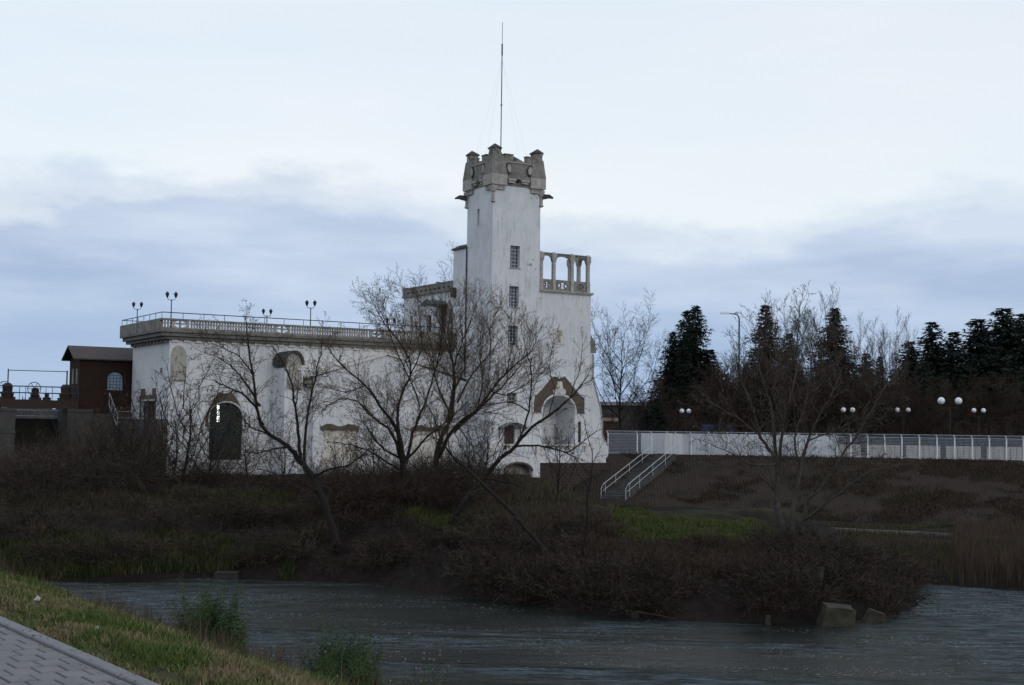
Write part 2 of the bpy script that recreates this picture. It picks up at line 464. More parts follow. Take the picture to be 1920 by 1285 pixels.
def watermat():
    m, h, b, t = mat('river_water')
    pos = h('ShaderNodeNewGeometry').outputs['Position']
    b.inputs['IOR'].default_value = 1.33; b.inputs['Specular IOR Level'].default_value = 0.15
    s = h('ShaderNodeSeparateXYZ', {0: pos})
    # fast broken current against smooth slack water
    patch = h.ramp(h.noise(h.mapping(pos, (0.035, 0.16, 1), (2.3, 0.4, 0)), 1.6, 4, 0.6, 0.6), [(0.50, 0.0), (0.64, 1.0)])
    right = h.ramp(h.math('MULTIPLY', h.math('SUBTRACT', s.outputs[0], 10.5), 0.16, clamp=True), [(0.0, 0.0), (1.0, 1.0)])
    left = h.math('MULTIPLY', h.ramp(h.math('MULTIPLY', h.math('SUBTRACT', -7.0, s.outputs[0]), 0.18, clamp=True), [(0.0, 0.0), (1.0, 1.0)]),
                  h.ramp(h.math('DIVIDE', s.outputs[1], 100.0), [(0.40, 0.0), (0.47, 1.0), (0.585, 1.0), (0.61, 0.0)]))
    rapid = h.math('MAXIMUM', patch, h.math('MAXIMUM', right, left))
    w1 = h.noise(h.mapping(pos, (0.8, 2.4, 1), rot=(0, 0, R(8))), 1.0, 6, 0.62, 0.5)
    w2 = h.noise(h.mapping(pos, (2.6, 6.0, 1), rot=(0, 0, R(-12))), 1.4, 5, 0.65, 0.6)
    w3 = h.noise(h.mapping(pos, (0.22, 0.7, 1)), 1.0, 3, 0.5, 0.9)
    w4 = h.noise(h.mapping(pos, (6.5, 11.0, 1), rot=(0, 0, R(20))), 1.5, 3, 0.6, 0.4)
    hgt = h.math('ADD', h.math('MULTIPLY', w1, 0.17), h.math('MULTIPLY', w2, 0.105))
    hgt = h.math('MULTIPLY', hgt, h.math('MULTIPLY_ADD', rapid, 0.95, 0.20))
    hgt = h.math('ADD', hgt, h.math('ADD', h.math('MULTIPLY', w3, 0.07), h.math('MULTIPLY', w4, 0.022)))
    bp = h('ShaderNodeBump', {'Height': hgt, 'Strength': 1.0, 'Distance': 1.0}); link(t, bp.outputs[0], b.inputs['Normal'])
    # pale blue sky sheen painted into the colour of the broken water
    sky_sheen = h.math('MULTIPLY', rapid, h.ramp(h.math('ADD', h.math('MULTIPLY', w1, 0.6), h.math('MULTIPLY', w2, 0.4)), [(0.42, 0.0), (0.60, 1.0)]))
    f1 = h.noise(h.mapping(pos, (2.6, 4.6, 1)), 2.4, 3, 0.7, 0.3)
    f2 = h.noise(h.mapping(pos, (0.10, 0.30, 1), (3, 1, 0)), 1.5, 4, 0.6, 0.9)
    glints = h.math('MULTIPLY', h.ramp(f1, [(0.61, 0.0), (0.67, 1.0)]), h.ramp(f2, [(0.48, 0.0), (0.60, 1.0)]))  # bright sky glints on the ripples, painted in as pale flecks
    c = h.mix(sky_sheen, (0.009, 0.0125, 0.009), (0.115, 0.155, 0.175))
    link(t, h.mix(glints, c, (0.36, 0.39, 0.40)), b.inputs['Base Color'])
    link(t, h.math('MULTIPLY_ADD', glints, 0.6, 0.05), b.inputs['Roughness'])
    return m


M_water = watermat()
M_paver = surf('grey_paver', (0.135, 0.130, 0.134), (0.18, 0.176, 0.180), 3.0, 0.85, 0.4, 60, 0.0, (0.10, 0.10, 0.11), bdist=0.004)
M_kerb = surf('grey_kerb', (0.155, 0.155, 0.165), (0.19, 0.19, 0.20), 3.0, 0.85, 0.4, 60, 0.0, (0.11, 0.11, 0.12), bdist=0.004)
M_joint = surf('dark_joint_sand', (0.02, 0.018, 0.017), (0.035, 0.03, 0.028), 10, 0.95, 0.3, 40)

# ------------------------------------------------------------------ terrain
EA = G(296, 1285, 5.32).xy; ED = (G(0, 1157, 5.32).xy - EA).normalized(); EN = Vector((ED.y, -ED.x))   # path edge, along, outward
shore_px = [(180, 1090), (400, 1082), (500, 1088), (700, 1095), (780, 1108), (960, 1130), (1100, 1150), (1250, 1165), (1400, 1165),
            (1530, 1170), (1660, 1160), (1716, 1140), (1722, 1122), (1700, 1094), (1800, 1100), (1925, 1110)]
shore = [G(a, b, 0) for a, b in shore_px]
land = [(-300, 75), (-45, 64)] + [(p.x, p.y) for p in shore] + [(45, 60), (300, 60), (300, 6000), (-300, 6000)]


def sdist(X, Y, poly):
    d = np.full(X.shape, 1e9); ins = np.zeros(X.shape, bool); n = len(poly)
    for i in range(n):
        x0, y0 = poly[i]; x1, y1 = poly[(i + 1) % n]
        ex, ey = x1 - x0, y1 - y0; t = np.clip(((X - x0) * ex + (Y - y0) * ey) / (ex * ex + ey * ey), 0, 1)
        d = np.minimum(d, np.hypot(X - x0 - t * ex, Y - y0 - t * ey))
        c = (y0 > Y) != (y1 > Y)
        with np.errstate(all='ignore'): xi = x0 + (Y - y0) * ex / (ey if ey else 1e-9)
        ins ^= c & (X < xi)
    return np.where(ins, d, -d)


def sm(x, a, b):
    t = np.clip((x - a) / (b - a), 0, 1); return t * t * (3 - 2 * t)


def hnoise(X, Y, s, seed=0):
    return (np.sin(X * s * 1.3 + seed + 1.7 * np.sin(Y * s * .9 + seed)) + np.sin(Y * s * 1.7 - seed * 2 + 1.3 * np.sin(X * s * 1.1))) * 0.5


TOP = 4.95


def edge_y(X):
    return np.interp(X, [7.5, 13.4, 40.6, 300], [117, 120, 110, 108])


def H(X, Y):
    X = np.asarray(X, float); Y = np.asarray(Y, float)
    s = EN.x * (X - EA.x) + EN.y * (Y - EA.y)
    hn = np.where(s < 0.02, 5.25, np.where(s < 3.0, 5.3 - 0.118 * s * s, 5.3 - 1.062 - 0.66 * (s - 3.0)))
    hn = np.maximum(hn + np.where(s > 0.15, 0.05 * hnoise(X, Y, 2.2), 0), -1.3)
    d = sdist(X, Y, land)
    prof = np.interp(d, [-8, 0, .8, 4, 9, 13, 18], [-1.3, -.05, .5, 1.3, 2.6, 3.15, 3.25])
    prof = prof - sm(X, 2, 9) * sm(d, 4, 12) * .45
    prof = prof + sm(d, .5, 3) * 0.22 * hnoise(X, Y, .9, 2) + sm(d, 1, 4) * .1 * hnoise(X, Y, 2.6, 5)
    drop = sm(X, 1.5, 8) * sm(d, 12.5, 21)
    prof = prof * (1 - drop) + drop * 1.2
    rb = sm(X + (Y - 65) * .06, 16.5, 19.5) * sm(Y, 62.5, 66)     # low reed bed on the right
    low = np.interp(d, [-8, 0, 1, 8, 40], [-1.3, -.05, .25, .5, .6]) + sm(d, 1, 4) * .05 * hnoise(X, Y, 1.1)
    prof = prof * (1 - rb) + low * rb
    e = edge_y(X) - Y
    he = TOP - np.maximum(0, e) / 3.2
    he = np.where(X < 8, he - (8 - X) * .35, he); he = np.where(X < 5.2, he - (5.2 - X) * 3, he)
    hf = np.maximum(prof, np.where(X > 3, he, -5))
    bk = sm(Y, 118, 126); hf = hf * (1 - bk) + (TOP * bk)
    return np.where(Y > 44 + 0 * X, hf, np.maximum(hn, -1.3))


def hz_(x, y): return float(H(np.array([x]), np.array([y]))[0])


ys = np.concatenate([-np.geomspace(60, 2, 14), np.arange(0, 5, 1.0), np.arange(5, 30, .3), np.arange(30, 48, 1.0), np.arange(48, 124, .6),
                     126 + np.geomspace(1, 5000, 26)])
xc = np.arange(-14, 14, .35); xm = np.arange(14, 60, .8)
xs = np.concatenate([-(60 + np.geomspace(1, 4500, 20))[::-1], -xm[::-1], xc, xm, 60 + np.geomspace(1, 4500, 20)])
XX, YY = np.meshgrid(xs, ys); ZZ = H(XX, YY)
nv, nu = XX.shape; idx = np.arange(nv * nu).reshape(nv, nu)
F = np.stack([idx[:-1, :-1], idx[:-1, 1:], idx[1:, 1:], idx[1:, :-1]], -1).reshape(-1, 4)
ground = np_mesh('ground', np.stack([XX, YY, ZZ], -1).reshape(-1, 3), F, M_ground, smooth=True)
tag(ground, 'dark earth banks of the river and the land behind', kind='structure')
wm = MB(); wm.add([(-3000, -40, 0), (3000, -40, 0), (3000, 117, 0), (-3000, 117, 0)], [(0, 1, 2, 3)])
tag(wm.build('river_water', M_water), 'dark green river water with painted blue sheen and pale painted ripple glints', kind='structure')

# stone faced slope under the fence: own sheet a little above the earth
us = np.arange(5.2, 62, .5); vs_ = np.arange(0, 15.2, .5)
UU, VV = np.meshgrid(us, vs_); YY2 = edge_y(UU) - VV; ZZ2 = np.maximum(TOP - VV / 3.2 - np.maximum(0, 8 - UU) * .35, 0.15) + 0.07 + .05 * hnoise(UU, YY2, .8, 3) * np.minimum(1, VV / 2)
ix = np.arange(UU.size).reshape(UU.shape)
F = np.stack([ix[:-1, :-1], ix[1:, :-1], ix[1:, 1:], ix[:-1, 1:]], -1).reshape(-1, 4)[:, ::-1]
rev = np_mesh('stone_slope', np.stack([UU, YY2, ZZ2], -1).reshape(-1, 3), F, M_revet)
uvl = rev.data.uv_layers.new(name='UVMap'); li = np.zeros(len(rev.data.loops), np.int32); rev.data.loops.foreach_get('vertex_index', li)
a_ = (UU * .83 + VV * .56).ravel(); b_ = (VV * .83 - UU * .56).ravel()
uvl.data.foreach_set('uv', np.stack([a_[li], b_[li]], -1).ravel().astype(np.float32))
tag(rev, 'stone paved embankment slope below the fence', kind='structure')
kb = MB(); tp = [G(x, y, .75) for x, y in ((1560, 990), (1640, 994), (1730, 998), (1822, 1004), (1920, 1010))]
for a, b in zip(tp, tp[1:]):
    kb.add([a + Vector((0, 0, 0)), b, b + Vector((0, .35, 0)), a + Vector((0, .35, 0)), a - Vector((0, 0, .5)), b - Vector((0, 0, .5)), b + Vector((0, .35, -.5)), a + Vector((0, .35, -.5))],
           [(0, 1, 2, 3), (4, 7, 6, 5), (0, 4, 5, 1), (1, 5, 6, 2), (2, 6, 7, 3), (3, 7, 4, 0)])
tag(kb.build('kerb', M_moulding), 'pale concrete kerb at the foot of the stone slope', kind='structure')

# ------------------------------------------------------------------ paved path
pth = MB()
def pe(s, l, z): q = EA + EN * s + ED * l; return (q.x, q.y, z)
pth.add([pe(-6, -14, 5.262), pe(.11, -14, 5.262), pe(.11, 40, 5.262), pe(-6, 40, 5.262)], [(0, 1, 2, 3)])
path = tag(pth.build('paved_path', M_joint), 'grey block paved riverside path', kind='structure')
PW, PL = .185, .265
pv_mesh = []
for k in range(3):
    b = MB(); c = .007
    b.frustum((-PW / 2 + .008, PW / 2 - .008, -PL / 2 + .006, PL / 2 - .006), 0, (-PW / 2 + .008, PW / 2 - .008, -PL / 2 + .006, PL / 2 - .006), .034)
    b.frustum((-PW / 2 + .008, PW / 2 - .008, -PL / 2 + .006, PL / 2 - .006), .034, (-PW / 2 + .006 + c, PW / 2 - .006 - c, -PL / 2 + .005 + c, PL / 2 - .005 - c), .041)
    pv_mesh.append(b.mesh('paver', M_paver))
ang = math.atan2(ED.y, ED.x) - math.pi / 2
for i in range(13):
    for j in range(-2, 20):
        l = j * PL; s = -.10 - PW * (i + (0 if j % 2 else .5))
        p = pe(s, l, 5.262 + rnd.uniform(-.003, .003))
        if p[0] < -.40 * p[1] - .6: continue
        o = bpy.data.objects.new('paver', pv_mesh[rnd.randrange(3)]); COL.objects.link(o); o.parent = path
        if s > -.10 - PW * .45: o.scale = (.5, 1, 1); p = pe(s - PW * .25, l, p[2])
        o.location = p; o.rotation_euler = (rnd.uniform(-.006, .006), rnd.uniform(-.006, .006), ang + rnd.uniform(-.008, .008))
km = MB(); km.frustum((-.055, .055, -.49, .49), 0, (-.055, .055, -.49, .49), .05); km.frustum((-.055, .055, -.49, .49), .05, (-.045, .045, -.48, .48), .06)
kme = km.mesh('kerb_stone', M_kerb)
for j in range(-3, 14):
    o = bpy.data.objects.new('kerb_stone', kme); COL.objects.link(o); o.parent = path
    o.location = pe(-.03, j, 5.262); o.rotation_euler = (0, 0, ang + rnd.uniform(-.004, .004))

# ------------------------------------------------------------------ the white building
bld = empty('white_building', BO, BANG)
tag(bld, 'white castle like power station with crenellated tower and long balustraded hall', 'building')


def wall_grid(mb, a0, a1, z0, z1, d0, d1, holes, axis='y'):
    """slab between depth d0 and d1 with rectangular holes (a0,a1,z0,z1)"""
    A = sorted({a0, a1, *[min(max(h[i], a0), a1) for h in holes for i in (0, 1)]})
    Z = sorted({z0, z1, *[min(max(h[i], z0), z1) for h in holes for i in (2, 3)]})
    for i in range(len(A) - 1):
        run = None
        for j in range(len(Z) - 1):
            ca, cz = (A[i] + A[i + 1]) / 2, (Z[j] + Z[j + 1]) / 2
            hole = any(h[0] < ca < h[1] and h[2] < cz < h[3] for h in holes)
            if not hole:
                if run is None: run = [Z[j], Z[j + 1]]
                else: run[1] = Z[j + 1]
            if hole or j == len(Z) - 2:
                if run:
                    if axis == 'y': mb.box(A[i], A[i + 1], d0, d1, *run)
                    else: mb.box(d0, d1, A[i], A[i + 1], *run)
                run = None


def arch_pts(x0, x1, zs, zt, n=10, power=1.0):
    """left to right points of an arch from spring zs to top zt"""
    c, r = (x0 + x1) / 2, (x1 - x0) / 2
    return [(c - r * math.cos(math.pi * i / n), zs + (zt - zs) * math.sin(math.pi * i / n) ** power) for i in range(n + 1)]


def arch_fill(mb, x0, x1, zs, zt, ztop, d0, d1, axis='y', power=1.0, n=10):
    pts = arch_pts(x0, x1, zs, zt, n, power)
    for a, b in zip(pts, pts[1:]):
        poly = [a, b, (b[0], ztop), (a[0], ztop)]
        mb.prism(poly, axis, d0, d1)


def window(u0, u1, z0, z1, d, axis, cols, rows, parent, glass=None, frame=M_rail, t=.035, depth=.06, name='window'):
    """frame with glazing bars and a pane set behind, facing -axis"""
    m = MB()
    def bx(a0, a1, c0, c1, e0=0, e1=depth):
        if axis == 'y': m.box(a0, a1, d + e0, d + e1, c0, c1)
        else: m.box(d + e0, d + e1, a0, a1, c0, c1)
    bx(u0, u0 + t * 1.3, z0, z1); bx(u1 - t * 1.3, u1, z0, z1)
    bx(u0 + t * 1.3, u1 - t * 1.3, z0, z0 + t * 1.3); bx(u0 + t * 1.3, u1 - t * 1.3, z1 - t * 1.3, z1)
    for i in range(1, cols): c = u0 + (u1 - u0) * i / cols; bx(c - t / 2, c + t / 2, z0 + t * 1.3, z1 - t * 1.3, .005, depth - .005)
    for i in range(1, rows): c = z0 + (z1 - z0) * i / rows; bx(u0 + t * 1.3, u1 - t * 1.3, c - t / 2, c + t / 2, .01, depth - .01)
    w = m.build(name, frame, parent)
    g_ = MB()
    if axis == 'y': g_.box(u0 + .01, u1 - .01, d + depth + .002, d + depth + .012, z0 + .01, z1 - .01)
    else: g_.box(d + depth + .002, d + depth + .012, u0 + .01, u1 - .01, z0 + .01, z1 - .01)
    g_.build('pane', glass or M_glass, w)
    return w


T = .42
UT = bu(1013, 0, 420)                  # tower right edge
UE = bu(1108, 0, 560)                  # block right edge
VT = bv(876, 0, 420)                   # tower depth
VA = bv(850, 0, 480)                   # annex end
VR = bv(757, 0, 560)                   # rear block end
ZG = 3.0
ZTW = 26.55
ZBL = bz(1060, 551, 0)
ZRR = bzu(800, 553, 0)                 # rear block cornice
ZAN = bzu(862, 468, 0)
# ---- windows on the river face of the tower
wins = [(957, 975, 461, 502), (955, 973, 537, 576), (953, 971, 611, 648), (951, 969, 737, 758)]
holes = []
for x0, x1, y0, y1 in wins:
    holes.append((bu(x0, 0, y0), bu(x1, 0, y0), bz((x0 + x1) / 2, y1, 0), bz((x0 + x1) / 2, y0, 0)))
pz0 = 5.35
PU0, PU1 = bu(1017, 0, 780), bu(1077, 0, 780); PZS, PZT = bz(1017, 771, 0), bz(1047, 742, 0)
door = (bu(947, 0), bu(967, 0), pz0, bz(957, 798, 0))
portal = (PU0, PU1, pz0, PZT)
tw = MB()
wall_grid(tw, 0, UT, ZG, ZTW, 0, T, holes + [door, portal])
wall_grid(tw, UT, UE, ZG, ZBL, 0, T, holes + [portal])
arch_fill(tw, PU0, UT if False else PU1, PZS, PZT, PZT, 0, T)
slit = (bv(899, 0, 400), bv(895, 0, 400), bzu(897, 424, 0), bzu(897, 392, 0))
sl2 = [slit]
wall_grid(tw, T, VT, ZG, ZTW, 0, T, sl2, 'x')
# rear terrace side openings
tz = 13.9
side = [(bv(773, 0), bv(768, 0), tz, bzu(770, 592, 0)), (bv(808, 0), bv(800, 0), tz, bzu(804, 591, 0)),
        (bv(835, 0), bv(822, 0), tz, bzu(828, 572, 0)), (bv(849, 0), bv(843, 0), tz + .3, bzu(846, 579, 0))]
wall_grid(tw, VT, VA, ZG, ZAN, .02, T, [], 'x')
wall_grid(tw, VA, VR, ZG, ZRR, .04, T, side, 'x')
# solid cores
ND = 2.6
tw.box(T, UT - .02, T, VT, 10.4, ZTW - .01)
tw.box(T, PU0, T, ND, ZG, 10.4); tw.box(PU1, UE - .01, T, ND, ZG, ZBL - .01)
tw.box(PU0, PU1, T, ND, ZG, pz0); tw.box(PU0, UT - .02, T, ND, 9.9, 10.4)
tw.box(UT - .02, PU1, T, ND, 9.9, ZBL - .01)
tw.box(T, UT - .02, ND, VT, ZG, 10.4); tw.box(UT - .02, UE - .01, ND, VT, ZG, ZBL - .01)
tw.box(T, 3.2, VT, VA, ZG, ZAN - .01)
tw.box(3.2, UE - .01, VT, VR, ZG, ZRR - .02); tw.box(T, 3.2, VA, VR, ZG, ZRR - .02)
arch_fill(tw, PU0, PU1, PZS, PZT, 9.9, T, ND)
tw.build('wall', M_plaster, bld)
for k, (hx0, hx1, hz0, hz1) in enumerate(holes):
    window(hx0 + .002, hx1 - .002, hz0 + .002, hz1 - .002, .26, 'y', 3, 6 if k < 3 else 3, bld, M_glass, M_stonelt if k == 3 else M_galv)
    s = MB(); s.box(hx0 - .08, hx1 + .08, -.07, .1, hz0 - .09, hz0 - .001); s.build('window_sill', M_stonelt, bld)
window(slit[0] + .002, slit[1] - .002, slit[2] + .002, slit[3] - .002, .2, 'x', 1, 3, bld, M_glass, M_galv)
for k in (0, 1, 3):
    s_ = side[k]; window(s_[0] + .002, s_[1] - .002, s_[2] + .01, s_[3] - .002, .24, 'x', 2, 4, bld, M_glass, M_stone)
s_ = side[2]; d = MB(); d.box(.28, .34, s_[0] + .01, s_[1] - .01, s_[2] + .01, s_[3] - .01); d.build('door', M_door, bld)
d = MB(); d.box(door[0] + .01, door[1] - .01, .22, .30, door[2] + .01, door[3] - .01)
d.box(door[0] + .12, (door[0] + door[1]) / 2 - .06, .19, .2195, door[2] + .2, door[3] - .15)
d.box((door[0] + door[1]) / 2 + .06, door[1] - .12, .19, .2195, door[2] + .2, door[3] - .15); d.build('door', M_door, bld)


def canopy(c, z, w, proj, axis, parent):
    """glazed barrel canopy on curved brackets; c centre along wall, projecting towards -axis from 0"""
    def Q(a, e, zz): return (a, -e, zz) if axis == 'y' else (-e, a, zz)
    fr = MB(); gl = MB(); n = 6
    arc = [(c - w / 2 + w * i / n, z + .42 * math.sin(math.pi * i / n)) for i in range(n + 1)]
    for e in (.03, proj):
        fr.tube([Q(a, e, zz) for a, zz in arc], .035, 5)
        fr.tube([Q(c - w / 2, e, z), Q(c + w / 2, e, z)], .035, 5)
    for a, zz in arc[::3]: fr.tube([Q(a, .03, zz), Q(a, proj, zz)], .03, 4)
    for sx in (-1, 1):
        fr.tube([Q(c + sx * w * .46, .03, z - .95), Q(c + sx * w * .46, .03, z)], .035, 5)
        fr.tube([Q(c + sx * w * .46, .03, z - .8), Q(c + sx * w * .46, proj * .35, z - .35), Q(c + sx * w * .46, proj * .9, z)], .03, 5)
    for (a, za), (b, zb) in zip(arc, arc[1:]):
        vs = [Q(a, .03, za), Q(b, .03, zb), Q(b, proj, zb), Q(a, proj, za)]
        vs += [(p[0], p[1], p[2] + .015) for p in vs]
        gl.add(vs, [(0, 3, 2, 1), (4, 5, 6, 7), (0, 1, 5, 4), (1, 2, 6, 5), (2, 3, 7, 6), (3, 0, 4, 7)])
    f = fr.build('canopy', M_black, parent); gl.build('canopy_glass', M_glassp, f); return f


canopy((door[0] + door[1]) / 2, bz(957, 803, 0), 2.15, 1.0, 'y', bld)
canopy((s_[0] + s_[1]) / 2, bzu(828, 575, 0) + .05, 1.9, 1.5, 'x', bld)

# annex roof, rain pipe, cable
a = MB(); a.box(-.12, 3.3, VT + .002, VA + .12, ZAN, ZAN + .12); a.frustum((-.12, 3.3, VT + .002, VA + .12), ZAN + .12, (.3, 3.1, VT + .002, VA - .3), ZAN + .4)
a.build('annex_roof', M_stonedk, bld)
a = MB(); a.tube([(-.09, VT - .12, ZAN + .1), (-.09, VT - .12, 6.0)], .055, 6); a.tube([(-.09, VT - .12, ZAN + .1), (-.3, VT + .6, ZAN + .25), (-.1, VT + 1.0, ZAN + .05)], .02, 5)
for z in (20, 17.5, 15, 12, 9): a.tube([(-.09, VT - .12, z), (-.09, VT - .12, z + .08)], .075, 6)
a.build('rain_pipe', M_rail, bld)
a = MB(); a.box(-.35, .04, VA - .6, VA - .2, 17.9, 18.7); a.build('wall_lamp_box', M_stonedk, bld)

# ---- tower crown
cr = MB(); O = .16
for (x0, x1, y0, y1) in ((-O, UT + O, -O, .3), (-O, UT + O, VT - .3, VT + O), (-O, .3, .3, VT - .3), (UT - .3, UT + O, .3, VT - .3)):
    cr.frustum((x0, x1, y0, y1), 27.15, (x0 + (.05 if x0 < 0 else 0), x1 - (.05 if x1 > UT else 0), y0 + (.05 if y0 < 0 else 0), y1 - (.05 if y1 > VT else 0)), 28.6)
cr.box(.0, UT, .0, VT, 26.55, 27.149)
crown = cr.build('crown_parapet', M_stone, bld)
mr = MB()
for f in (0, 1):
    L = UT if f == 0 else VT
    for a0, a1, zt in ((1.0, 1.0 + .17 * L, 29.15), (L * .68, L - 1.0 + .2, 29.15)):
        for side_ in (0, 1):
            yy = (-O + .05, .3) if side_ == 0 else ((VT if f == 0 else UT) - .3, (VT if f == 0 else UT) + O - .05)
            mr = MB()
            if f == 0: mr.box(a0, a1, *yy, 28.602, zt - .08); mr.box(a0 - .04, a1 + .04, yy[0] - .05, yy[1] + .05, zt - .08, zt)
            else: mr.box(*yy, a0, a1, 28.602, zt - .08); mr.box(yy[0] - .05, yy[1] + .05, a0 - .04, a1 + .04, zt - .08, zt)
            mr.build('merlon', M_stone, bld)
mr = MB(); mr.prism([(UT * .42, 28.603), (UT * .64, 28.603), (UT * .55, 28.78), (UT * .5, 28.78)], 'y', -.1, .25)
mr.build('low_merlon', M_stone, bld)
lg = MB()   # string ledge across the middle of each face
lg.box(1.25, UT - 1.05, -O - .04, -O - .001, 28.45, 28.52); lg.build('ledge', M_stonelt, bld); lg = MB(); lg.box(-O - .04, -O - .001, 1.1, VT - 1.0, 28.45, 28.52)
lg.build('ledge', M_stonelt, bld)
for (sx, sy, cx_, cy_) in ((-1, -1, 0, 0), (1, -1, UT, 0), (-1, 1, 0, VT), (1, 1, UT, VT)):
    def rc(o, i):   # rectangle reaching o outside and i inside of the corner
        o = o - .09
        xa, xb = cx_ + sx * o, cx_ - sx * i; ya, yb = cy_ + sy * o, cy_ - sy * i
        return (min(xa, xb), max(xa, xb), min(ya, yb), max(ya, yb))
    t_ = MB(); t_.frustum(rc(.20, .95), 26.35, rc(.30, 1.05), 26.55); t_.frustum(rc(.25, 1.0), 26.18, rc(.25, 1.0), 26.3499)
    cbl = MB(); cbl.frustum(rc(.40, 1.12), 26.552, rc(.40, 1.12), 27.42)
    tur = MB(); tur.frustum(rc(.41, 1.13), 27.422, rc(.24, .88), 28.95); tur.frustum(rc(.17, .62), 28.952, rc(.17, .62), 29.48)
    # carved brackets on the turret head
    for q in (-1, 1):
        tur.box(cx_ + sx * .171 if sx < 0 else cx_ + .17, (cx_ + sx * .171 if sx < 0 else cx_ + .17) + sx * .07 + 0, 0, 0, 0, 0) if False else None
    to = tur.build('turret', M_stone, bld)
    cbl.build('turret_base', M_stonelt, to); t_.build('turret_corbel', M_stonelt, to)
    ho = MB()
    xo, yo = cx_ + sx * .17, cy_ + sy * .17
    for k in (-.6, -.05):
        # curved ribs on the two outer faces of the head
        xx = [cx_ - sx * (.62) * (1 - 0) * q for q in (0, .2, .4)]
        ho.tube([(cx_ - sx * .05, yo + sy * .03, 29.45), (cx_ - sx * .28, yo + sy * .05, 29.35), (cx_ - sx * .42, yo + sy * .04, 29.1), (cx_ - sx * .46, yo + sy * .03, 28.9)], .04, 5)
        ho.tube([(xo + sx * .03, cy_ - sy * .05, 29.45), (xo + sx * .05, cy_ - sy * .28, 29.35), (xo + sx * .04, cy_ - sy * .42, 29.1), (xo + sx * .03, cy_ - sy * .46, 28.9)], .04, 5)
        break
    ho.build('turret_rib', M_stonelt, to)
    cp = MB(); cp.frustum(rc(.25, .70), 29.482, rc(.25, .70), 29.58); c0 = cx_ - sx * .225; c1 = cy_ - sy * .225
    cp.frustum(rc(.25, .70), 29.58, (c0 - .03, c0 + .03, c1 - .03, c1 + .03), 29.92); cp.build('turret_cap', M_stonedk, to)
    # angle shaft below the turret
    sh = MB(); sh.lathe([(.05, -1.35), (.2, -1.28), (.2, -1.18), (.14, -1.15), (.14, -.55), (.24, -.42), (.3, -.05), (.3, .0)], (cx_ + sx * .04, cy_ + sy * .04, 26.44), 8)
    sh.build('angle_shaft', M_stonelt, bld)
    # water spout
    sp = MB(); dvec = Vector((sx, sy, 0)).normalized()
    if (sx, sy) in ((-1, 1), (1, -1)):
        dvec = Vector((-1, .35, 0)).normalized() if sx < 0 else Vector((1, -.35, 0)).normalized()
        p0 = Vector((cx_, cy_, 25.95)) + dvec * .1; sd_ = Vector((-dvec.y, dvec.x, 0))
        pts = []
        for q, w_, zz0, zz1 in ((0, .22, -.2, .22), (.62, .2, -.05, .22), (.95, .12, -.08, .02)):
            c = p0 + dvec * q
            pts += [c - sd_ * w_ + Vector((0, 0, zz0)), c + sd_ * w_ + Vector((0, 0, zz0)), c + sd_ * w_ + Vector((0, 0, zz1)), c - sd_ * w_ + Vector((0, 0, zz1))]
        fs = [(0, 1, 2, 3), (11, 10, 9, 8)]
        for k in (0, 4):
            for i in range(4): fs.append((k + i, k + 4 + i, k + 4 + (i + 1) % 4, k + (i + 1) % 4))
        sp.add(pts, fs); sp.build('water_spout', M_stonedk, bld)
# machicolation blocks and carved shields
for f, L in ((0, UT), (1, VT)):
    for c in (.36, .64):
        b = MB(); q = L * c
        if f == 0: b.box(q - .38, q + .38, -.30, -.001, 26.98, 27.145); b.box(q - .3, q + .3, -.22, -.001, 26.8, 26.98)
        else: b.box(-.30, -.001, q - .3, q + .3, 26.98, 27.145); b.box(-.22, -.001, q - .22, q + .22, 26.8, 26.98)
        b.build('corbel_block', M_stonelt, bld)
    b = MB()
    if f == 0: b.box(L / 2 - .17, L / 2 + .17, -.03, -.002, 26.9, 27.145)
    else: b.box(-.03, -.002, L / 2 - .12, L / 2 + .12, 26.9, 27.145)
    b.build('drain_hole', M_dark, bld)
    for c, flip in ((1.32 / 4.5, 1), (3.3 / 4.5, -1)):
        q = L * c; w_ = .27 if f == 0 else .22
        hexa = [(q - w_ * .9 * flip, 28.25), (q - w_ * .1 * flip, 28.42), (q + w_ * flip, 28.05), (q + w_ * .8 * flip, 27.6), (q + w_ * .1 * flip, 27.45), (q - w_ * .8 * flip, 27.75)]
        hx2 = [(q + (p[0] - q) * .72, 27.95 + (p[1] - 27.95) * .72) for p in hexa]
        b = MB(); b2 = MB()
        if f == 0: b.prism(hexa, 'y', -O - .09, -O + .04); b2.prism(hx2, 'y', -O - .15, -O - .0905)
        else: b.prism(hexa, 'x', -O - .09, -O + .04); b2.prism(hx2, 'x', -O - .15, -O - .0905)
        so = b.build('shield', M_stonedk, bld); b2.build('shield_face', M_stonelt, so)

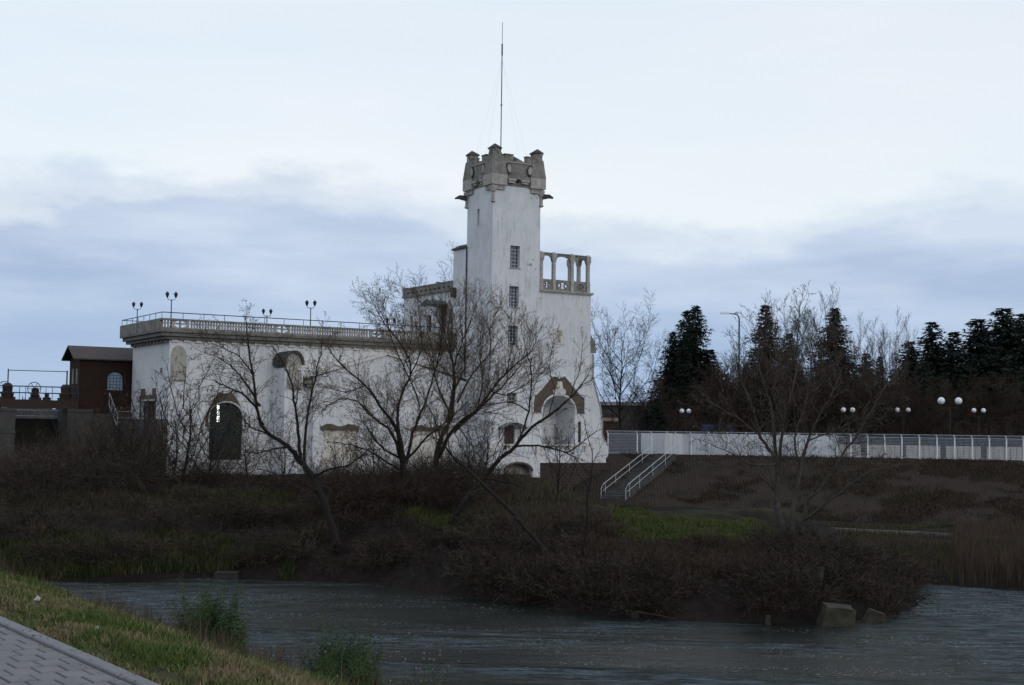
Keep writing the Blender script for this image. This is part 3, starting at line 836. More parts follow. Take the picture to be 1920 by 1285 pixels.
# ---- loggia on the right block
lo = MB(); LV = 3.0; pu = [UT + .16, bu(1040, 0, 500), bu(1074, 0, 500), UE - .24]
lz0, lz1, lzt = ZBL, bz(1060, 526, 0), bz(1060, 478, 0)
cn = MB(); cn.box(UT + .002, UE + .1, -.14, LV + .1, ZBL + .001, ZBL + .1); cn.box(UT + .002, UE + .16, -.2, LV + .16, ZBL + .1, ZBL + .2)
cn.build('cornice', M_stonelt, bld); lz0 = ZBL + .2
bays = list(zip(pu, pu[1:]))
logg = empty('loggia'); logg.parent = bld
def pier(x, y, w=.31):
    b = MB(); b.box(x - w / 2, x + w / 2, y, y + w, lz0, lz1 + .02)
    b.box(x - w * .42, x + w * .42, y + .03, y + w - .03, lz1 + .02, lzt - .72)
    b.frustum((x - w * .42, x + w * .42, y + .03, y + w - .03), lzt - .72, (x - w * .7, x + w * .7, y - .02, y + w + .02), lzt - .42)
    b.box(x - w * .7, x + w * .7, y - .02, y + w + .02, lzt - .42, lzt - .002)
    b.frustum((x - w * .7, x + w * .7, y - .02, y + w + .02), lzt, (x - .1, x + .1, y + .1, y + .2), lzt + .14)
    return b.build('pier', M_stonelt, logg)
for x in pu[1:]: pier(x, 0)
pier(pu[3], 1.35); pier(pu[3], LV - .31)
pier(pu[0] + .05, 0)
def lspan(a0, a1, y0, y1, axis='y', glyph=0):
    b = MB(); A0, A1 = a0 + .18, a1 - .18
    arch_fill(b, A0, A1, lzt - .62, lzt - .17, lzt - .02, y0 + .08, y1 - .08, axis, .75)
    if axis == 'y': b.box(a0 + .26, a1 - .26, y0 + .02, y1 - .02, lzt - .019, lzt + .07)
    b.build('arch', M_stone, logg)
    # parapet panel with a pierced lozenge
    p = MB(); zc = (lz0 + lz1) / 2; c = (A0 + A1) / 2; hw = (A1 - A0) * .34; hh_ = (lz1 - lz0) * .26
    def bx(q0, q1, z0, z1, e=0):
        if axis == 'y': p.box(q0, q1, y0 + .09 + e, y1 - .09 - e, z0, z1)
        else: p.box(y0 + .09 + e, y1 - .09 - e, q0, q1, z0, z1)
    bx(A0, A1, lz0, zc - hh_); bx(A0, A1, zc + hh_, lz1)
    bx(A0, c - hw, zc - hh_, zc + hh_); bx(c + hw, A1, zc - hh_, zc + hh_)
    for sx in (-1, 1):
        for sz in (-1, 1):
            p.prism([(c + sx * hw, zc + sz * hh_), (c + sx * hw * .55, zc + sz * hh_), (c + sx * hw, zc)], axis, y0 + .09, y1 - .09)
        bx(c + sx * hw * .42 - .04, c + sx * hw * .42 + .04, zc - hh_, zc + hh_, .02)
    for q in (-.33, .33): bx(c - hw * .42, c + hw * .42, zc + q * hh_ - .03, zc + q * hh_ + .03, .025)
    p.build('pierced_panel', M_stone, logg)
for a0, a1 in bays:
    lspan(a0, a1, 0, .34)
lspan(.15, 1.5, UE - .42, UE - .08, 'x'); lspan(1.5, LV - .15, UE - .42, UE - .08, 'x')
b = MB(); b.box(UT + .002, UE - .09, .34, LV - .34, ZBL + .2, ZBL + .25); b.build('loggia_floor', M_stonelt, logg)

# rear block parapet with piers and pierced circles
pr = MB(); pzt = bzu(804, 536, 0); pzb = ZRR
pr.box(-.14, .3, VA + .01, VR + .12, pzb, pzb + .12)
wall_grid(pr, VA + .01, VR + .1, pzb + .12, pzt, -.02, .22, [(VA + .5 + i * .82, VA + .92 + i * .82, pzb + .32, pzt - .3) for i in range(int((VR - VA - .6) / .82))], 'x')
pr.box(-.06, .26, VA + .01, VR + .14, pzt, pzt + .1)
for q in (VA + .3 * (VR - VA), VR - .1): pr.box(-.08, .30, q - .16, q + .16, pzb + .12, pzt + .2)
pr.box(.22, UE, VR - .14, VR + .1, pzb + .12, pzt)
pr.build('rear_parapet', M_stone, bld)
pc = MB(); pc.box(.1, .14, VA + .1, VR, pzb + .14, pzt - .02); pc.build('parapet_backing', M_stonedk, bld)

# broken plaster
rg0 = random.Random(5)
for px, py, w_, h_ in ((994, 497, .5, .30), (999, 487, .35, .12), (1004, 505, .18, .25), (1001, 365, .42, .22), (996, 372, .2, .2), (1007, 371, .16, .25), (1012, 560, .2, .14)):
    c = bu(px, 0, py); z = bz(px, py, 0); k = 9; b = MB()
    b.prism([(min(c + w_ * .5 * math.cos(i * 6.283 / k) * rg0.uniform(.35, 1.1), (UT if py < 480 else UE) - .03), z + h_ * .5 * math.sin(i * 6.283 / k) * rg0.uniform(.35, 1.1)) for i in range(k)], 'y', -.012, -.001)
    b.build('broken_plaster', M_stonelt, bld)
# plaque
pl = MB(); pa, pb_, pzl, pzh = bu(1037, 0), bu(1058, 0), bz(1047, 646, 0), bz(1047, 616, 0)
pl.box(pa, pb_, -.05, -.001, pzl, pzh); pq = pl.build('relief_plaque', M_cream, bld)
pl = MB(); c = (pa + pb_) / 2; m_ = (pzl + pzh) / 2
pl.prism([(c - .25, pzh - .2), (c + .2, pzh - .15), (c + .25, m_ + .05), (c + .02, m_ + .02), (c + .12, pzl + .2), (c - .08, pzl + .15), (c - .12, m_ - .05), (c - .2, m_ + .1)], 'y', -.11, -.0505)
pl.build('carved_figure', M_stonelt, pq)

# ---- portal: brown shaped gable with pale coping
gp = [(998, 774), (998, 743), (1004, 740), (1011, 733), (1021, 721), (1031.5, 708.6), (1037.5, 706), (1046.5, 709.6), (1058, 705.5), (1070, 720), (1083, 736), (1089, 743), (1096, 747), (1096, 775)]
gpt = [(bu(x, 0, y), bz(x, y, 0)) for x, y in gp]
ac = [(x, z) for x, z in arch_pts(PU0 - .13, PU1 + .13, PZS, PZT + .13, 14)]
zb_ = gpt[0][1]
pan = MB(); 
# fill between shaped top line and the arch, column by column
import bisect
xs_ = sorted({*[p[0] for p in gpt], *[p[0] for p in ac], PU0 - .13, PU1 + .13}); xs_ = [xs_[0]] + [b for a, b in zip(xs_, xs_[1:]) if b - a > .002]
def interp(poly, x, default):
    for a, b in zip(poly, poly[1:]):
        if a[0] != b[0] and min(a[0], b[0]) - 1e-6 <= x <= max(a[0], b[0]) + 1e-6: return a[1] + (b[1] - a[1]) * (x - a[0]) / (b[0] - a[0])
    return default
for a, b in zip(xs_, xs_[1:]):
    m_ = (a + b) / 2; inside = PU0 - .13 < m_ < PU1 + .13
    la = max(zb_, interp(ac, a, zb_)) if inside else zb_; lb = max(zb_, interp(ac, b, zb_)) if inside else zb_
    ta, tb = interp(gpt, a, 9.6), interp(gpt, b, 9.6)
    pan.prism([(a, la), (b, lb), (b, tb), (a, ta)], 'y', -.06, -.001)
gab = pan.build('portal_gable', M_panel, bld)
cp = MB(); cp.tube([(x, -.08, z + .02) for x, z in gpt], .085, 6); cp.build('portal_coping', M_plaster, gab)
cp = MB(); cp.tube([(PU0 - .08, -.06, zb_ - .1)] + [(x, -.06, z) for x, z in arch_pts(PU0 - .08, PU1 + .08, PZS, PZT + .08, 14)] + [(PU1 + .08, -.06, zb_ - .1)], .09, 6)
cp.build('arch_moulding', M_plaster, gab)
ks = MB(); c = (PU0 + PU1) / 2
ks.prism([(c - .55, PZT + .12), (c + .55, PZT + .12), (c + .62, PZT + .45), (c + .3, PZT + .62), (c + .22, PZT + 1.15), (c - .22, PZT + 1.15), (c - .3, PZT + .62), (c - .62, PZT + .45)], 'y', -.16, -.0605)
ks.box(c - .12, c + .12, -.24, -.1605, PZT + .2, PZT + .95); ks.build('keystone', M_cream, gab)
for x0, x1 in ((gpt[0][0] + .03, PU0 - .01), (PU1 + .01, gpt[-1][0] - .03)):
    b = MB(); b.box(x0, x1, -.05, -.001, 5.3, zb_ - .03); b.box(x0 - .03, x1 + .03, -.09, -.001, zb_ - .03, zb_ + .05 - .06); b.build('portal_pier', M_plaster, bld)
gt = MB()
for q in range(7): gt.tube([(PU0 + .15 + q * .13, .8, pz0), (PU0 + .15 + q * .13, .8, pz0 + .9)], .018, 4)
gt.tube([(PU0 + .1, .8, pz0 + .9), (PU0 + 1.0, .8, pz0 + .9)], .025, 4); gt.build('iron_railing', M_black, bld); gt = MB()
for q in range(5): gt.tube([(PU1 - 1.1 + q * .12, 1.3, pz0), (PU1 - 1.1 + q * .12, 1.3, pz0 + 2.1 - q * .22)], .022, 4)
gt.tube([(PU1 - 1.1, 1.3, pz0 + 2.1), (PU1 - .6, 1.3, pz0 + 1.2)], .03, 4); gt.tube([(PU1 - 1.1, 1.3, pz0 + 1.0), (PU1 - .6, 1.3, pz0 + .9)], .03, 4)
gt.build('iron_railing', M_black, bld)
b = MB(); b.box(PU1 + .35, PU1 + .6, -.08, -.0505, 6.0, 7.7); b.build('shutter', M_door, bld)

# ---- right hand buttress with the swept profile
bz_pts = [(1100, 622), (1106, 628), (1114, 640), (1117, 660), (1112, 664), (1112, 710), (1118, 735), (1125, 762), (1129, 790), (1129, 815), (1134, 828), (1140, 836)]
bp_ = [(bu(x, .45, y), bz(x, y, .45)) for x, y in bz_pts]
but = MB(); prof = [(UE - .3, ZG), ] + [(UE - .3, bp_[4][1])] + bp_[4:] + [(bp_[-1][0], ZG)]
but.prism([(x, z) for x, z in prof][::-1], 'y', .45, 1.3); but.build('buttress', M_plaster, bld)
b = MB(); b.prism([(UE + .005, bp_[3][1] - .1), (bp_[3][0], bp_[3][1] - .1), (bp_[2][0], bp_[2][1]), (bp_[1][0], bp_[1][1]), (UE + .005, bp_[0][1] + .1)], 'y', .35, 1.4); b.build('buttress_cap', M_stone, bld)
b = MB(); b.tube([(x, .43, z) for x, z in bp_[4:]], .07, 5); b.build('buttress_edging', M_stonelt, bld)
# base band, entrance terrace with balusters, arch below
TV = -1.7; tu0, tu1, tu2 = bu(917, TV, 850), bu(1013, TV, 850), bu(1135, TV, 860)
tzt, tzr = bz(990, 833, TV), bz(990, 853, TV)
zt2 = bz(1070, 868, TV)
te = MB()
AU0, AU1 = bu(945, TV, 880), bu(998, TV, 880)
zlow = bz(960, 905, TV)
wall_grid(te, tu0, tu1, zlow, tzr, TV, TV + .4, [(AU0, AU1, zlow, bz(965, 867, TV))])
arch_fill(te, AU0, AU1, bz(945, 884, TV), bz(965, 869, TV), bz(965, 867, TV), TV, TV + .4)
te.box(tu0, tu1, TV + .9, -.002, zlow, 5.2); te.box(tu0, tu1, TV + .401, TV + .899, bz(965, 867, TV), 5.2)
te.box(tu1 + .002, UE + .5, TV + .05, -.002, zt2, 5.2)
te.box(UE - 1.6, UE + .5, TV + .04, TV + .3, 5.2, 6.0)
te.build('terrace_wall', M_plaster, bld)
b = MB(); b.tube([(x, TV - .02, z) for x, z in arch_pts(AU0, AU1, bz(945, 884, TV), bz(965, 868, TV), 10)], .1, 5); b.build('arch_trim', M_panel, bld)
b = MB(); b.box(AU0, AU1, TV + .86, TV + .899, zlow, bz(965, 867, TV)); b.build('arch_recess', M_stonelt, bld)
rb_ = MB(); rb_.box(tu1 + .003, tu2 + .3, TV - .05, -.003, 1.2, zt2 - .001); rb_.build('rubble_base', M_rubble, bld)
rail = MB(); rail.box(tu0, UE - 1.2, TV - .03, TV + .33, tzt - .12, tzt)
for q in (tu0 + .2, tu0 + (tu1 - tu0) * .45, tu1 - .15, UE - 1.35): rail.box(q - .17, q + .17, TV - .01, TV + .31, tzr, tzt - .121)
rl = rail.build('terrace_balustrade', M_cream, bld)
bl = MB(); bl.box(-.06, .06, .06, .24, 0, .62); blm = bl.mesh('baluster', M_plaster)
bl = MB(); bl.lathe([(.075, 0), (.075, .06), (.05, .1), (.075, .25), (.045, .5), (.07, .56), (.07, .62)], (0, .15, 0), 8); blm = bl.mesh('baluster', M_plaster)
zz = tzr
scb = (tzt - .12 - tzr) / .62
n = 22
for i in range(n):
    q = tu0 + .55 + (UE - 1.7 - tu0 - .55) * i / (n - 1)
    if min(abs(q - p) for p in (tu0 + .2, tu0 + (tu1 - tu0) * .45, tu1 - .15)) < .24: continue
    o = bpy.data.objects.new('baluster', blm); COL.objects.link(o); o.parent = rl; o.location = (q, TV, zz); o.scale = (1, 1, scb)

# ------------------------------------------------------------------ the long hall
HV = 6.38; SV = 5.63
HU0 = bu(316, HV, 700); SU0 = bu(302, SV, 600)
HVB = bv(248, HU0, 700); SVB = bv(225, SU0, 615)
ZH = 13.35; ZHS = 13.85; ZHT = 14.85
hw_ = (bu(392, HV, 800), bu(455, HV, 800), bz(420, 863, HV), bz(420, 755, HV))
hzs = bz(420, 783, HV)
ew = (bv(290, HU0, 800), bv(264, HU0, 800), bzu(277, 868, HU0), bzu(277, 752, HU0))
es = (bv(304, HU0, 695), bv(300.5, HU0, 695), bzu(302, 703, HU0), bzu(302, 690, HU0))
hl = MB()
wall_grid(hl, HU0, -.01, ZG - .2, ZH, HV, HV + T, [hw_])
arch_fill(hl, hw_[0], hw_[1], hzs, hw_[3], hw_[3], HV, HV + T)
wall_grid(hl, HV + T, HVB, ZG - .2, ZH, HU0, HU0 + T, [ew, es], 'x')
hl.box(hw_[1] + .3, -.02, HV + T, HVB - .01, ZG, ZH - .01)
hl.box(HU0 + T, hw_[0] - 1.2, HV + T, HVB - .01, ZG, ZH - .01)
hl.box(hw_[0] - 1.2, hw_[1] + .3, HV + T + 3.0, HVB - .01, ZG, ZH - .01)
hl.box(hw_[0] - 1.2, hw_[1] + .3, HV + T, HV + T + 3.0, 9.6, ZH - .01)
hl.build('hall_wall', M_plaster, bld)
b = MB(); b.box(hw_[0] - 1.19, hw_[1] + .29, HV + T + 2.95, HV + T + 2.99, ZG, 9.6); b.box(hw_[0] - 1.19, hw_[1] + .29, HV + T + .1, HV + T + 2.94, ZG, ZG + .3)
b.box(hw_[0] - 1.199, hw_[0] - 1.15, HV + T + .1, HV + T + 2.94, ZG + .3, 9.6); b.box(hw_[1] + .25, hw_[1] + .299, HV + T + .1, HV + T + 2.94, ZG + .3, 9.6)
b.build('hall_interior', M_dark, bld)
# hall window frame (arched) and pane
fr = MB(); t = .06; d0, d1 = HV + .2, HV + .27
ap = arch_pts(hw_[0] + .03, hw_[1] - .03, hzs, hw_[3] - .03, 12)
fr.tube([(hw_[0] + .03, HV + .23, hw_[2])] + [(x, HV + .23, z) for x, z in ap] + [(hw_[1] - .03, HV + .23, hw_[2])], .04, 5)
for k in range(1, 3):
    x = hw_[0] + (hw_[1] - hw_[0]) * k / 3; fr.box(x - .025, x + .025, d0 + .01, d1 - .01, hw_[2], hzs + (hw_[3] - hzs) * .9)
for z in (hw_[2] + .9, hw_[2] + 1.8, hzs - .35, hzs + .15): fr.box(hw_[0] + .05, hw_[1] - .05, d0 + .012, d1 - .012, z - .02, z + .02)
hwf = fr.build('window', M_black, bld)
gl = MB(); gl.prism([(hw_[0] + .02, hw_[2])] + [(x, z - .01) for x, z in ap] + [(hw_[1] - .02, hw_[2])], 'y', d1 + .01, d1 + .02); gl.build('pane', M_glassc, hwf)
tb = MB(); lx = bu(410, HV + 1.5, 776); tb.tube([(lx, HV + 1.6, bz(410, 792, HV + 1.5)), (lx, HV + 1.6, bz(410, 760, HV + 1.5))], .10, 8)
fx = tb.build('tube_light', M_tube, None); fx.parent = bld
# brown stone surround over the window
def surround(pts, a0, a1, zs, zt, mk, axis='y', d=HV, low=None):
    pan = MB(); ac = arch_pts(a0, a1, zs, zt, 12); zb0 = low if low is not None else zs
    xs2 = sorted({*[p[0] for p in pts], *[p[0] for p in ac]}); xs2 = [xs2[0]] + [q for p, q in zip(xs2, xs2[1:]) if q - p > .004]
    for p, q in zip(xs2, xs2[1:]):
        m_ = (p + q) / 2; ins = a0 < m_ < a1
        la = interp(ac, p, zs) if ins else zb0; lb = interp(ac, q, zs) if ins else zb0
        ta, tb_ = interp(pts, p, zs), interp(pts, q, zs)
        if ta > la or tb_ > lb: pan.prism([(p, la), (q, lb), (q, max(tb_, lb)), (p, max(ta, la))], axis, d - .05, d - .001)
    return pan.build(mk, M_panel, bld)
sp_ = [(384, 800), (387, 775), (400, 750), (411, 735), (417, 738), (425, 738), (434, 735), (446, 752), (459, 778), (462, 800)]
spt = [(bu(x, HV, y), bz(x, y, HV)) for x, y in sp_]
surround(spt, hw_[0] - .1, hw_[1] + .1, hzs, hw_[3] + .1, 'window_surround', low=spt[0][1])
b = MB(); b.tube([(hw_[0] - .05, HV - .03, hw_[2])] + [(x, HV - .04, z) for x, z in arch_pts(hw_[0] - .05, hw_[1] + .05, hzs, hw_[3] + .05, 12)] + [(hw_[1] + .05, HV - .03, hw_[2])], .06, 5); b.build('window_moulding', M_plaster, bld)
# end wall tall window with stepped brown head
window(ew[0] + .01, ew[1] - .01, ew[2] + .01, ew[3] - .01, HU0 + .2, 'x', 3, 7, bld, M_glass, M_black)
window(es[0] + .005, es[1] - .005, es[2] + .005, es[3] - .005, HU0 + .2, 'x', 1, 2, bld, M_glass, M_black)
b = MB(); c0, c1 = ew[0], ew[1]; zt_ = ew[3]
for y0, y1, z0, z1 in ((c0 - .2, c0 - .002, ew[2], zt_ + .15), (c1 + .002, c1 + .3, ew[2], zt_ + .15), (c0 - .35, c1 + .45, zt_ + .1501, zt_ + .45), (c0 - .1, c0 + .7, zt_ + .4501, zt_ + .95), (c1 - .9, c1 + .1, zt_ + .4501, zt_ + .95)):
    b.box(HU0 - .06, HU0 - .001, y0, y1, z0, z1)
b.build('window_surround', M_panel, bld)
# concrete apron wall in front of the end
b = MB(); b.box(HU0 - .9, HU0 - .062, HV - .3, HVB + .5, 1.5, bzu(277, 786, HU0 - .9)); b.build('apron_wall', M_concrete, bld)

# roof slab, mouldings, dentils
s = MB(); s.box(SU0, .06, SV, SVB, ZHS, ZHS + .18); s.box(SU0 + .18, .058, SV + .18, SVB - .18, ZH + .22, ZHS - .001); s.box(SU0 + .42, .056, SV + .42, SVB - .3, ZH, ZH + .219)
s.build('roof_slab', M_moulding, bld)
dn = MB(); 
n = 26
dm_ = MB(); dm_.box(-.26, .26, -.16, 0, -.20, 0); dme = dm_.mesh('bracket', M_cream)
for i in range(n):
    q = HU0 + .4 + i * (-.8 - HU0) / (n - 1)
    o = bpy.data.objects.new('bracket', dme); COL.objects.link(o); o.parent = bld; o.location = (q, HV - .001, ZH + .0)
dm_ = MB(); dm_.box(-.3, 0, -.2, .2, -.24, 0); dme = dm_.mesh('bracket', M_moulding)
for i in range(11):
    o = bpy.data.objects.new('bracket', dme); COL.objects.link(o); o.parent = bld; o.location = (HU0 - .001, HV + .35 + i * .84, ZH)
# balustrade: piers with pierced roundels, balusters between
bal = empty('balustrade'); bal.parent = bld
BZ0 = ZHS + .18; BZT = ZHT
rs = MB(); rs.box(SU0, .05, SV, SV + .26, BZ0, BZ0 + .16); rs.box(SU0 - .02, .05, SV - .03, SV + .29, BZT - .14, BZT)
rs.build('rail', M_stone, bal)
ends = MB(); ends.box(SU0, SU0 + .24, SV + .261, SVB, BZ0, BZT - .001); ends.box(SU0 + .241, 0, SVB - .24, SVB, BZ0, BZ0 + .12)
for q in range(6): ends.box(SU0 - .03, SU0 - .001, SV + .3 + q * 1.9, SV + .45 + q * 1.9, BZ0, BZT - .002)
ends.build('end_parapet', M_stone, bal)
med = [bu(339, SV, 605), bu(530, SV, 612), bu(708, SV, 622)]
med.append(2 * med[2] - med[1])
bm_ = MB(); bm_.box(-.055, .055, .06, .20, 0, BZT - .14 - BZ0 - .16)
bm_.box(-.08, .08, .07, .19, (BZT - BZ0 - .3) * .46, (BZT - BZ0 - .3) * .56)
bme = bm_.mesh('baluster', M_stonelt)
hw2 = .52
for c in med:
    if c + hw2 > 0: continue
    b = MB(); zlo, zhi = BZ0 + .16, BZT - .14
    for sx in (-1, 1): b.box(min(c + sx * hw2, c + sx * (hw2 + .14)), max(c + sx * hw2, c + sx * (hw2 + .14)), SV + .03, SV + .23, zlo, zhi)
    b.box(c - .06, c + .06, SV + .04, SV + .22, zlo, zhi); b.box(c - hw2, c + hw2, SV + .06, SV + .20, (zlo + zhi) / 2 - .03, (zlo + zhi) / 2 + .03)
    for sx in (-1, 1):
        for sz in (0, 1):
            z = zhi if sz else zlo; q = -1 if sz else 1
            b.prism([(c + sx * hw2, z), (c + sx * .15, z), (c + sx * hw2 * .8, z + q * .13), (c + sx * hw2, z + q * .24)], 'y', SV + .05, SV + .21)
    b.build('roundel_panel', M_stonelt, bal)
edges = [SU0 + .1] + [x for c in med if c + hw2 < 0 for x in (c - hw2 - .14, c + hw2 + .14)] + [0.0]
for a0, a1 in zip(edges[::2], edges[1::2]):
    n = max(2, int((a1 - a0) / .212)); 
    for i in range(1, n):
        o = bpy.data.objects.new('baluster', bme); COL.objects.link(o); o.parent = bal; o.location = (a0 + (a1 - a0) * i / n, SV, BZ0 + .16)
# iron handrail
ir = MB(); RZ = ZHT + .44
pts = [(SU0 + .1, SVB - .2, RZ), (SU0 + .1, SV + .13, RZ), (-.05, SV + .13, RZ)]
ir.tube(pts[:2], .035, 5); ir.tube(pts[1:], .035, 5); ir.tube([(SU0 + .1, SVB - .2, RZ), (-.05, SVB - .2, RZ)], .03, 5)
q = SU0 + .1
while q < 0: ir.tube([(q, SV + .13, ZHT), (q, SV + .13, RZ)], .022, 4); ir.tube([(q, SVB - .2, ZHT), (q, SVB - .2, RZ)], .022, 4); q += 1.6
for k in range(1, 7): ir.tube([(SU0 + .1, SV + .13 + k * 1.5, ZHT), (SU0 + .1, SV + .13 + k * 1.5, RZ)], .022, 4)
ir.build('handrail', M_rail, bld)

# corner pilaster with arched relief
def relief(c, w, z0, zs, zt, d, name):
    b = MB(); b.prism([(c - w / 2, z0), (c + w / 2, z0)] + [(x, z) for x, z in arch_pts(c - w / 2, c + w / 2, zs, zt, 12, .8)][::-1], 'y', d - .07, d - .001)
    o = b.build(name, M_stonelt, bld)
    f = MB(); f.prism([(c - w * .36, z0 + .1), (c + w * .36, z0 + .1), (c + w * .4, z0 + (zs - z0) * .55), (c + w * .2, z0 + (zs - z0) * .8), (c + w * .16, zs + .1), (c - w * .12, zs + .2), (c - w * .2, z0 + (zs - z0) * .85), (c - w * .42, z0 + (zs - z0) * .7)], 'y', d - .2, d - .0705)
    f.box(c - w * .44, c + w * .44, d - .24, d - .2005, z0 + (zs - z0) * .42, z0 + (zs - z0) * .5)
    f.build('carving', M_stonelt, o)
    return o
pw = bu(350, HV, 700) - HU0
b = MB(); b.box(HU0 - .003, HU0 + pw, HV - .1, HV - .002, ZG, ZH - .25); b.build('pilaster', M_plaster, bld)
relief(HU0 + pw / 2, pw * .86, bz(333, 715, HV), bz(333, 672, HV), bz(333, 648, HV), HV - .1, 'arched_relief')
# projecting pier with arched hood
GV = 3.9; bu0, bu1 = bu(532, GV, 800), bu(566, GV, 800)
pzh_ = bz(548, 657, GV); psp = bz(548, 684, GV)
b = MB(); b.box(bu0, bu1, GV, HV - .002, ZG - .2, psp - .25); b.box(bu0, bu1, HV - .12, HV - .003, psp - .25, ZH - .3)
b.build('projecting_pier', M_plaster, bld)
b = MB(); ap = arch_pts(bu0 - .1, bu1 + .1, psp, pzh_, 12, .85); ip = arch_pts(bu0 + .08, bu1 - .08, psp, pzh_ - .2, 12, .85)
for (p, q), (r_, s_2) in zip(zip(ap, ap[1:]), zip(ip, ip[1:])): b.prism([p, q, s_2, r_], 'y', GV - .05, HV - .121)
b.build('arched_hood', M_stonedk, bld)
b = MB(); b.prism([(bu0 + .08, psp - .25), (bu1 - .08, psp - .25)] + ip[::-1], 'y', GV + .12, GV + .4); b.build('hood_relief', M_stonelt, bld)
relief((bu0 + bu1) / 2, (bu1 - bu0) * .8, bz(548, 730, GV), bz(548, 705, GV), bz(548, 690, GV), GV, 'arched_relief')
# gabled front block
gu0, gu1 = bu(588, GV - .2, 720), -.02
gz_e = bz(590, 708, GV - .2); ga_u = bu(726, GV - .2, 668); ga_z = bz(726, 668, GV - .2)
gz_r = gz_e
GV2 = GV - .2
w1 = (bu(603, GV2, 800), bu(671, GV2, 800), 4.0, bz(636, 806, GV2)); w2 = (bu(772, GV2, 800), bu(838, GV2, 800), 4.0, bz(800, 808, GV2))
b = MB(); wall_grid(b, gu0, gu1, ZG - .2, gz_e, GV2, GV2 + .3, [w1, w2]); b.box(gu0, gu1, GV2 + .3, HV - .002, ZG, gz_e)
b.prism([(gu0, gz_e + .001), (gu1, gz_e + .001), (ga_u + .5, ga_z), (ga_u - .5, ga_z)][::-1], 'y', GV2, HV - .003); b.box(bu1 + .001, gu0 - .001, GV + .25, HV - .005, ZG, gz_e - .3); b.build('gable_block', M_plaster, bld)
for w_ in (w1, w2): b = MB(); b.box(w_[0] + .01, w_[1] - .01, GV2 + .14, GV2 + .299, w_[2], w_[3] - .01); b.build('blocked_window', M_cream, bld)
for w_ in (w1, w2):
    c = (w_[0] + w_[1]) / 2; hw3 = (w_[1] - w_[0]) / 2 + .1; z = w_[3]
    top = [(c - hw3, z + .22), (c - hw3 * .7, z + .42), (c - hw3 * .45, z + .46), (c - hw3 * .15, z + .28), (c + hw3 * .1, z + .26), (c + hw3 * .4, z + .45), (c + hw3 * .75, z + .4), (c + hw3, z + .22)]
    b = MB(); b.prism([(c - hw3, z - .02), (c + hw3, z - .02)] + top[::-1], 'y', GV2 - .07, GV2 - .001); b.build('window_head', M_panel, bld)
b = MB()
for (x0, z0), (x1, z1) in (((gu0 - .5, gz_e - .02), (ga_u, ga_z + .08)), ((ga_u, ga_z + .08), (gu1, gz_e + .25))):
    b.prism([(x0, z0), (x1, z1), (x1, z1 + .10), (x0, z0 + .10)], 'y', GV2 - .14, HV - .004)
b.build('gable_roof', M_cream, bld)
b = MB(); b.box(gu0 - .75, gu0 - .001, GV2 - .2, GV2 + .4, gz_e - .5, gz_e - .28); b.box(gu0 - .55, gu0 - .002, GV2 - .1, GV2 + .3, gz_e - .75, gz_e - .501); b.build('eaves_corbel', M_stone, bld)
b = MB(); b.tube([(gu0 - .2, GV2 - .08, gz_e - .8), (gu0 - .2, GV2 - .08, 3.2)], .06, 6); b.build('rain_pipe', M_galv, bld)
# small eyebrow arches in the gable
b = MB(); eu = bu(724, GV2, 720); b.tube([(x, GV2 - .02, z) for x, z in arch_pts(eu - .2, eu + 2.6, bz(724, 712, GV2), bz(724, 695, GV2), 8)][:5], .04, 4); b.build('incised_arch', M_stonelt, bld)

# ------------------------------------------------------------------ antenna mast
ac_ = BO + BU * (UT * .42) + BV * (VT * .5)
mast = empty('antenna_mast', (ac_.x, ac_.y, 26.6)); tag(mast, 'tall thin radio mast on top of the tower', 'antenna')
Ya = ac_.y; ztop = P(944, 42, Ya).z
L = ztop - 26.6; sh_ = P(944, 42, Ya).x - ac_.x
b = MB()
def mp(f): return (0, 0, L * f)
b.tube([mp(0), mp(.21)], .075, 6); b.tube([mp(.21), mp(.80)], .045, 6); b.tube([mp(.8), mp(.87)], .07, 6); b.tube([mp(.87), mp(1)], .022, 5)
b.build('pole', M_stonedk, mast)
b = MB(); b.tube([mp(.20), mp(.22)], .12, 6); b.tube([mp(.5), mp(.507)], .08, 6); b.tube([(0, 0, L * .13), (.35, 0, L * .13)], .015, 4); b.build('clamp', M_stonedk, mast)
for (qx, qy) in ((-2.2, -.8), (2.4, 1.0), (1.6, -1.8), (-1.4, 1.7)):
    b = MB(); b.tube([(0, 0, L * .78), (qx, qy, 1.8)], .0035, 3); b.build('guy_wire', M_galv, mast)

# ------------------------------------------------------------------ twin lantern posts on the roof
def lantern_post(h):
    e = empty('lantern_post', (0, 0, 0))
    b = MB(); b.lathe([(.09, 0), (.09, .25), (.045, .35), (.035, h - .75), (.06, h - .7), (.03, h - .62)], n=6)
    b.tube([(-.31, 0, h - .42), (-.26, 0, h - .6), (0, 0, h - .66), (.26, 0, h - .6), (.31, 0, h - .42)], .025, 5); b.build('pole', M_black, e)
    for sx in (-1, 1):
        b = MB(); b.lathe([(.06, 0), (.13, .25), (.15, .28), (.16, .3), (.08, .42), (.02, .5)], (sx * .31, 0, h - .45), 6); l = b.build('lantern', M_black, e)
        b = MB(); b.lathe([(.075, .05), (.125, .24)], (sx * .31, 0, h - .455), 5); b.build('lamp_glass', M_glass, l)
    return e
lp = [(322, 548, SV + .6, 'front', 'tallest looking twin lantern post at the corner of the roof terrace'),
      (258, 567, SVB - 1.0, 'back', 'twin lantern post farthest left on the roof terrace'),
      (501, 580, SVB - 1.0, 'back', 'short looking twin lantern post behind the balustrade left of the middle lantern'),
      (583, 564, SV + .6, 'front', 'twin lantern post standing alone in the middle of the roof terrace'),
      (733, 597, SVB - 1.0, 'back', 'twin lantern post half hidden behind willow twigs near the tower')]
l0 = lantern_post(3.1)
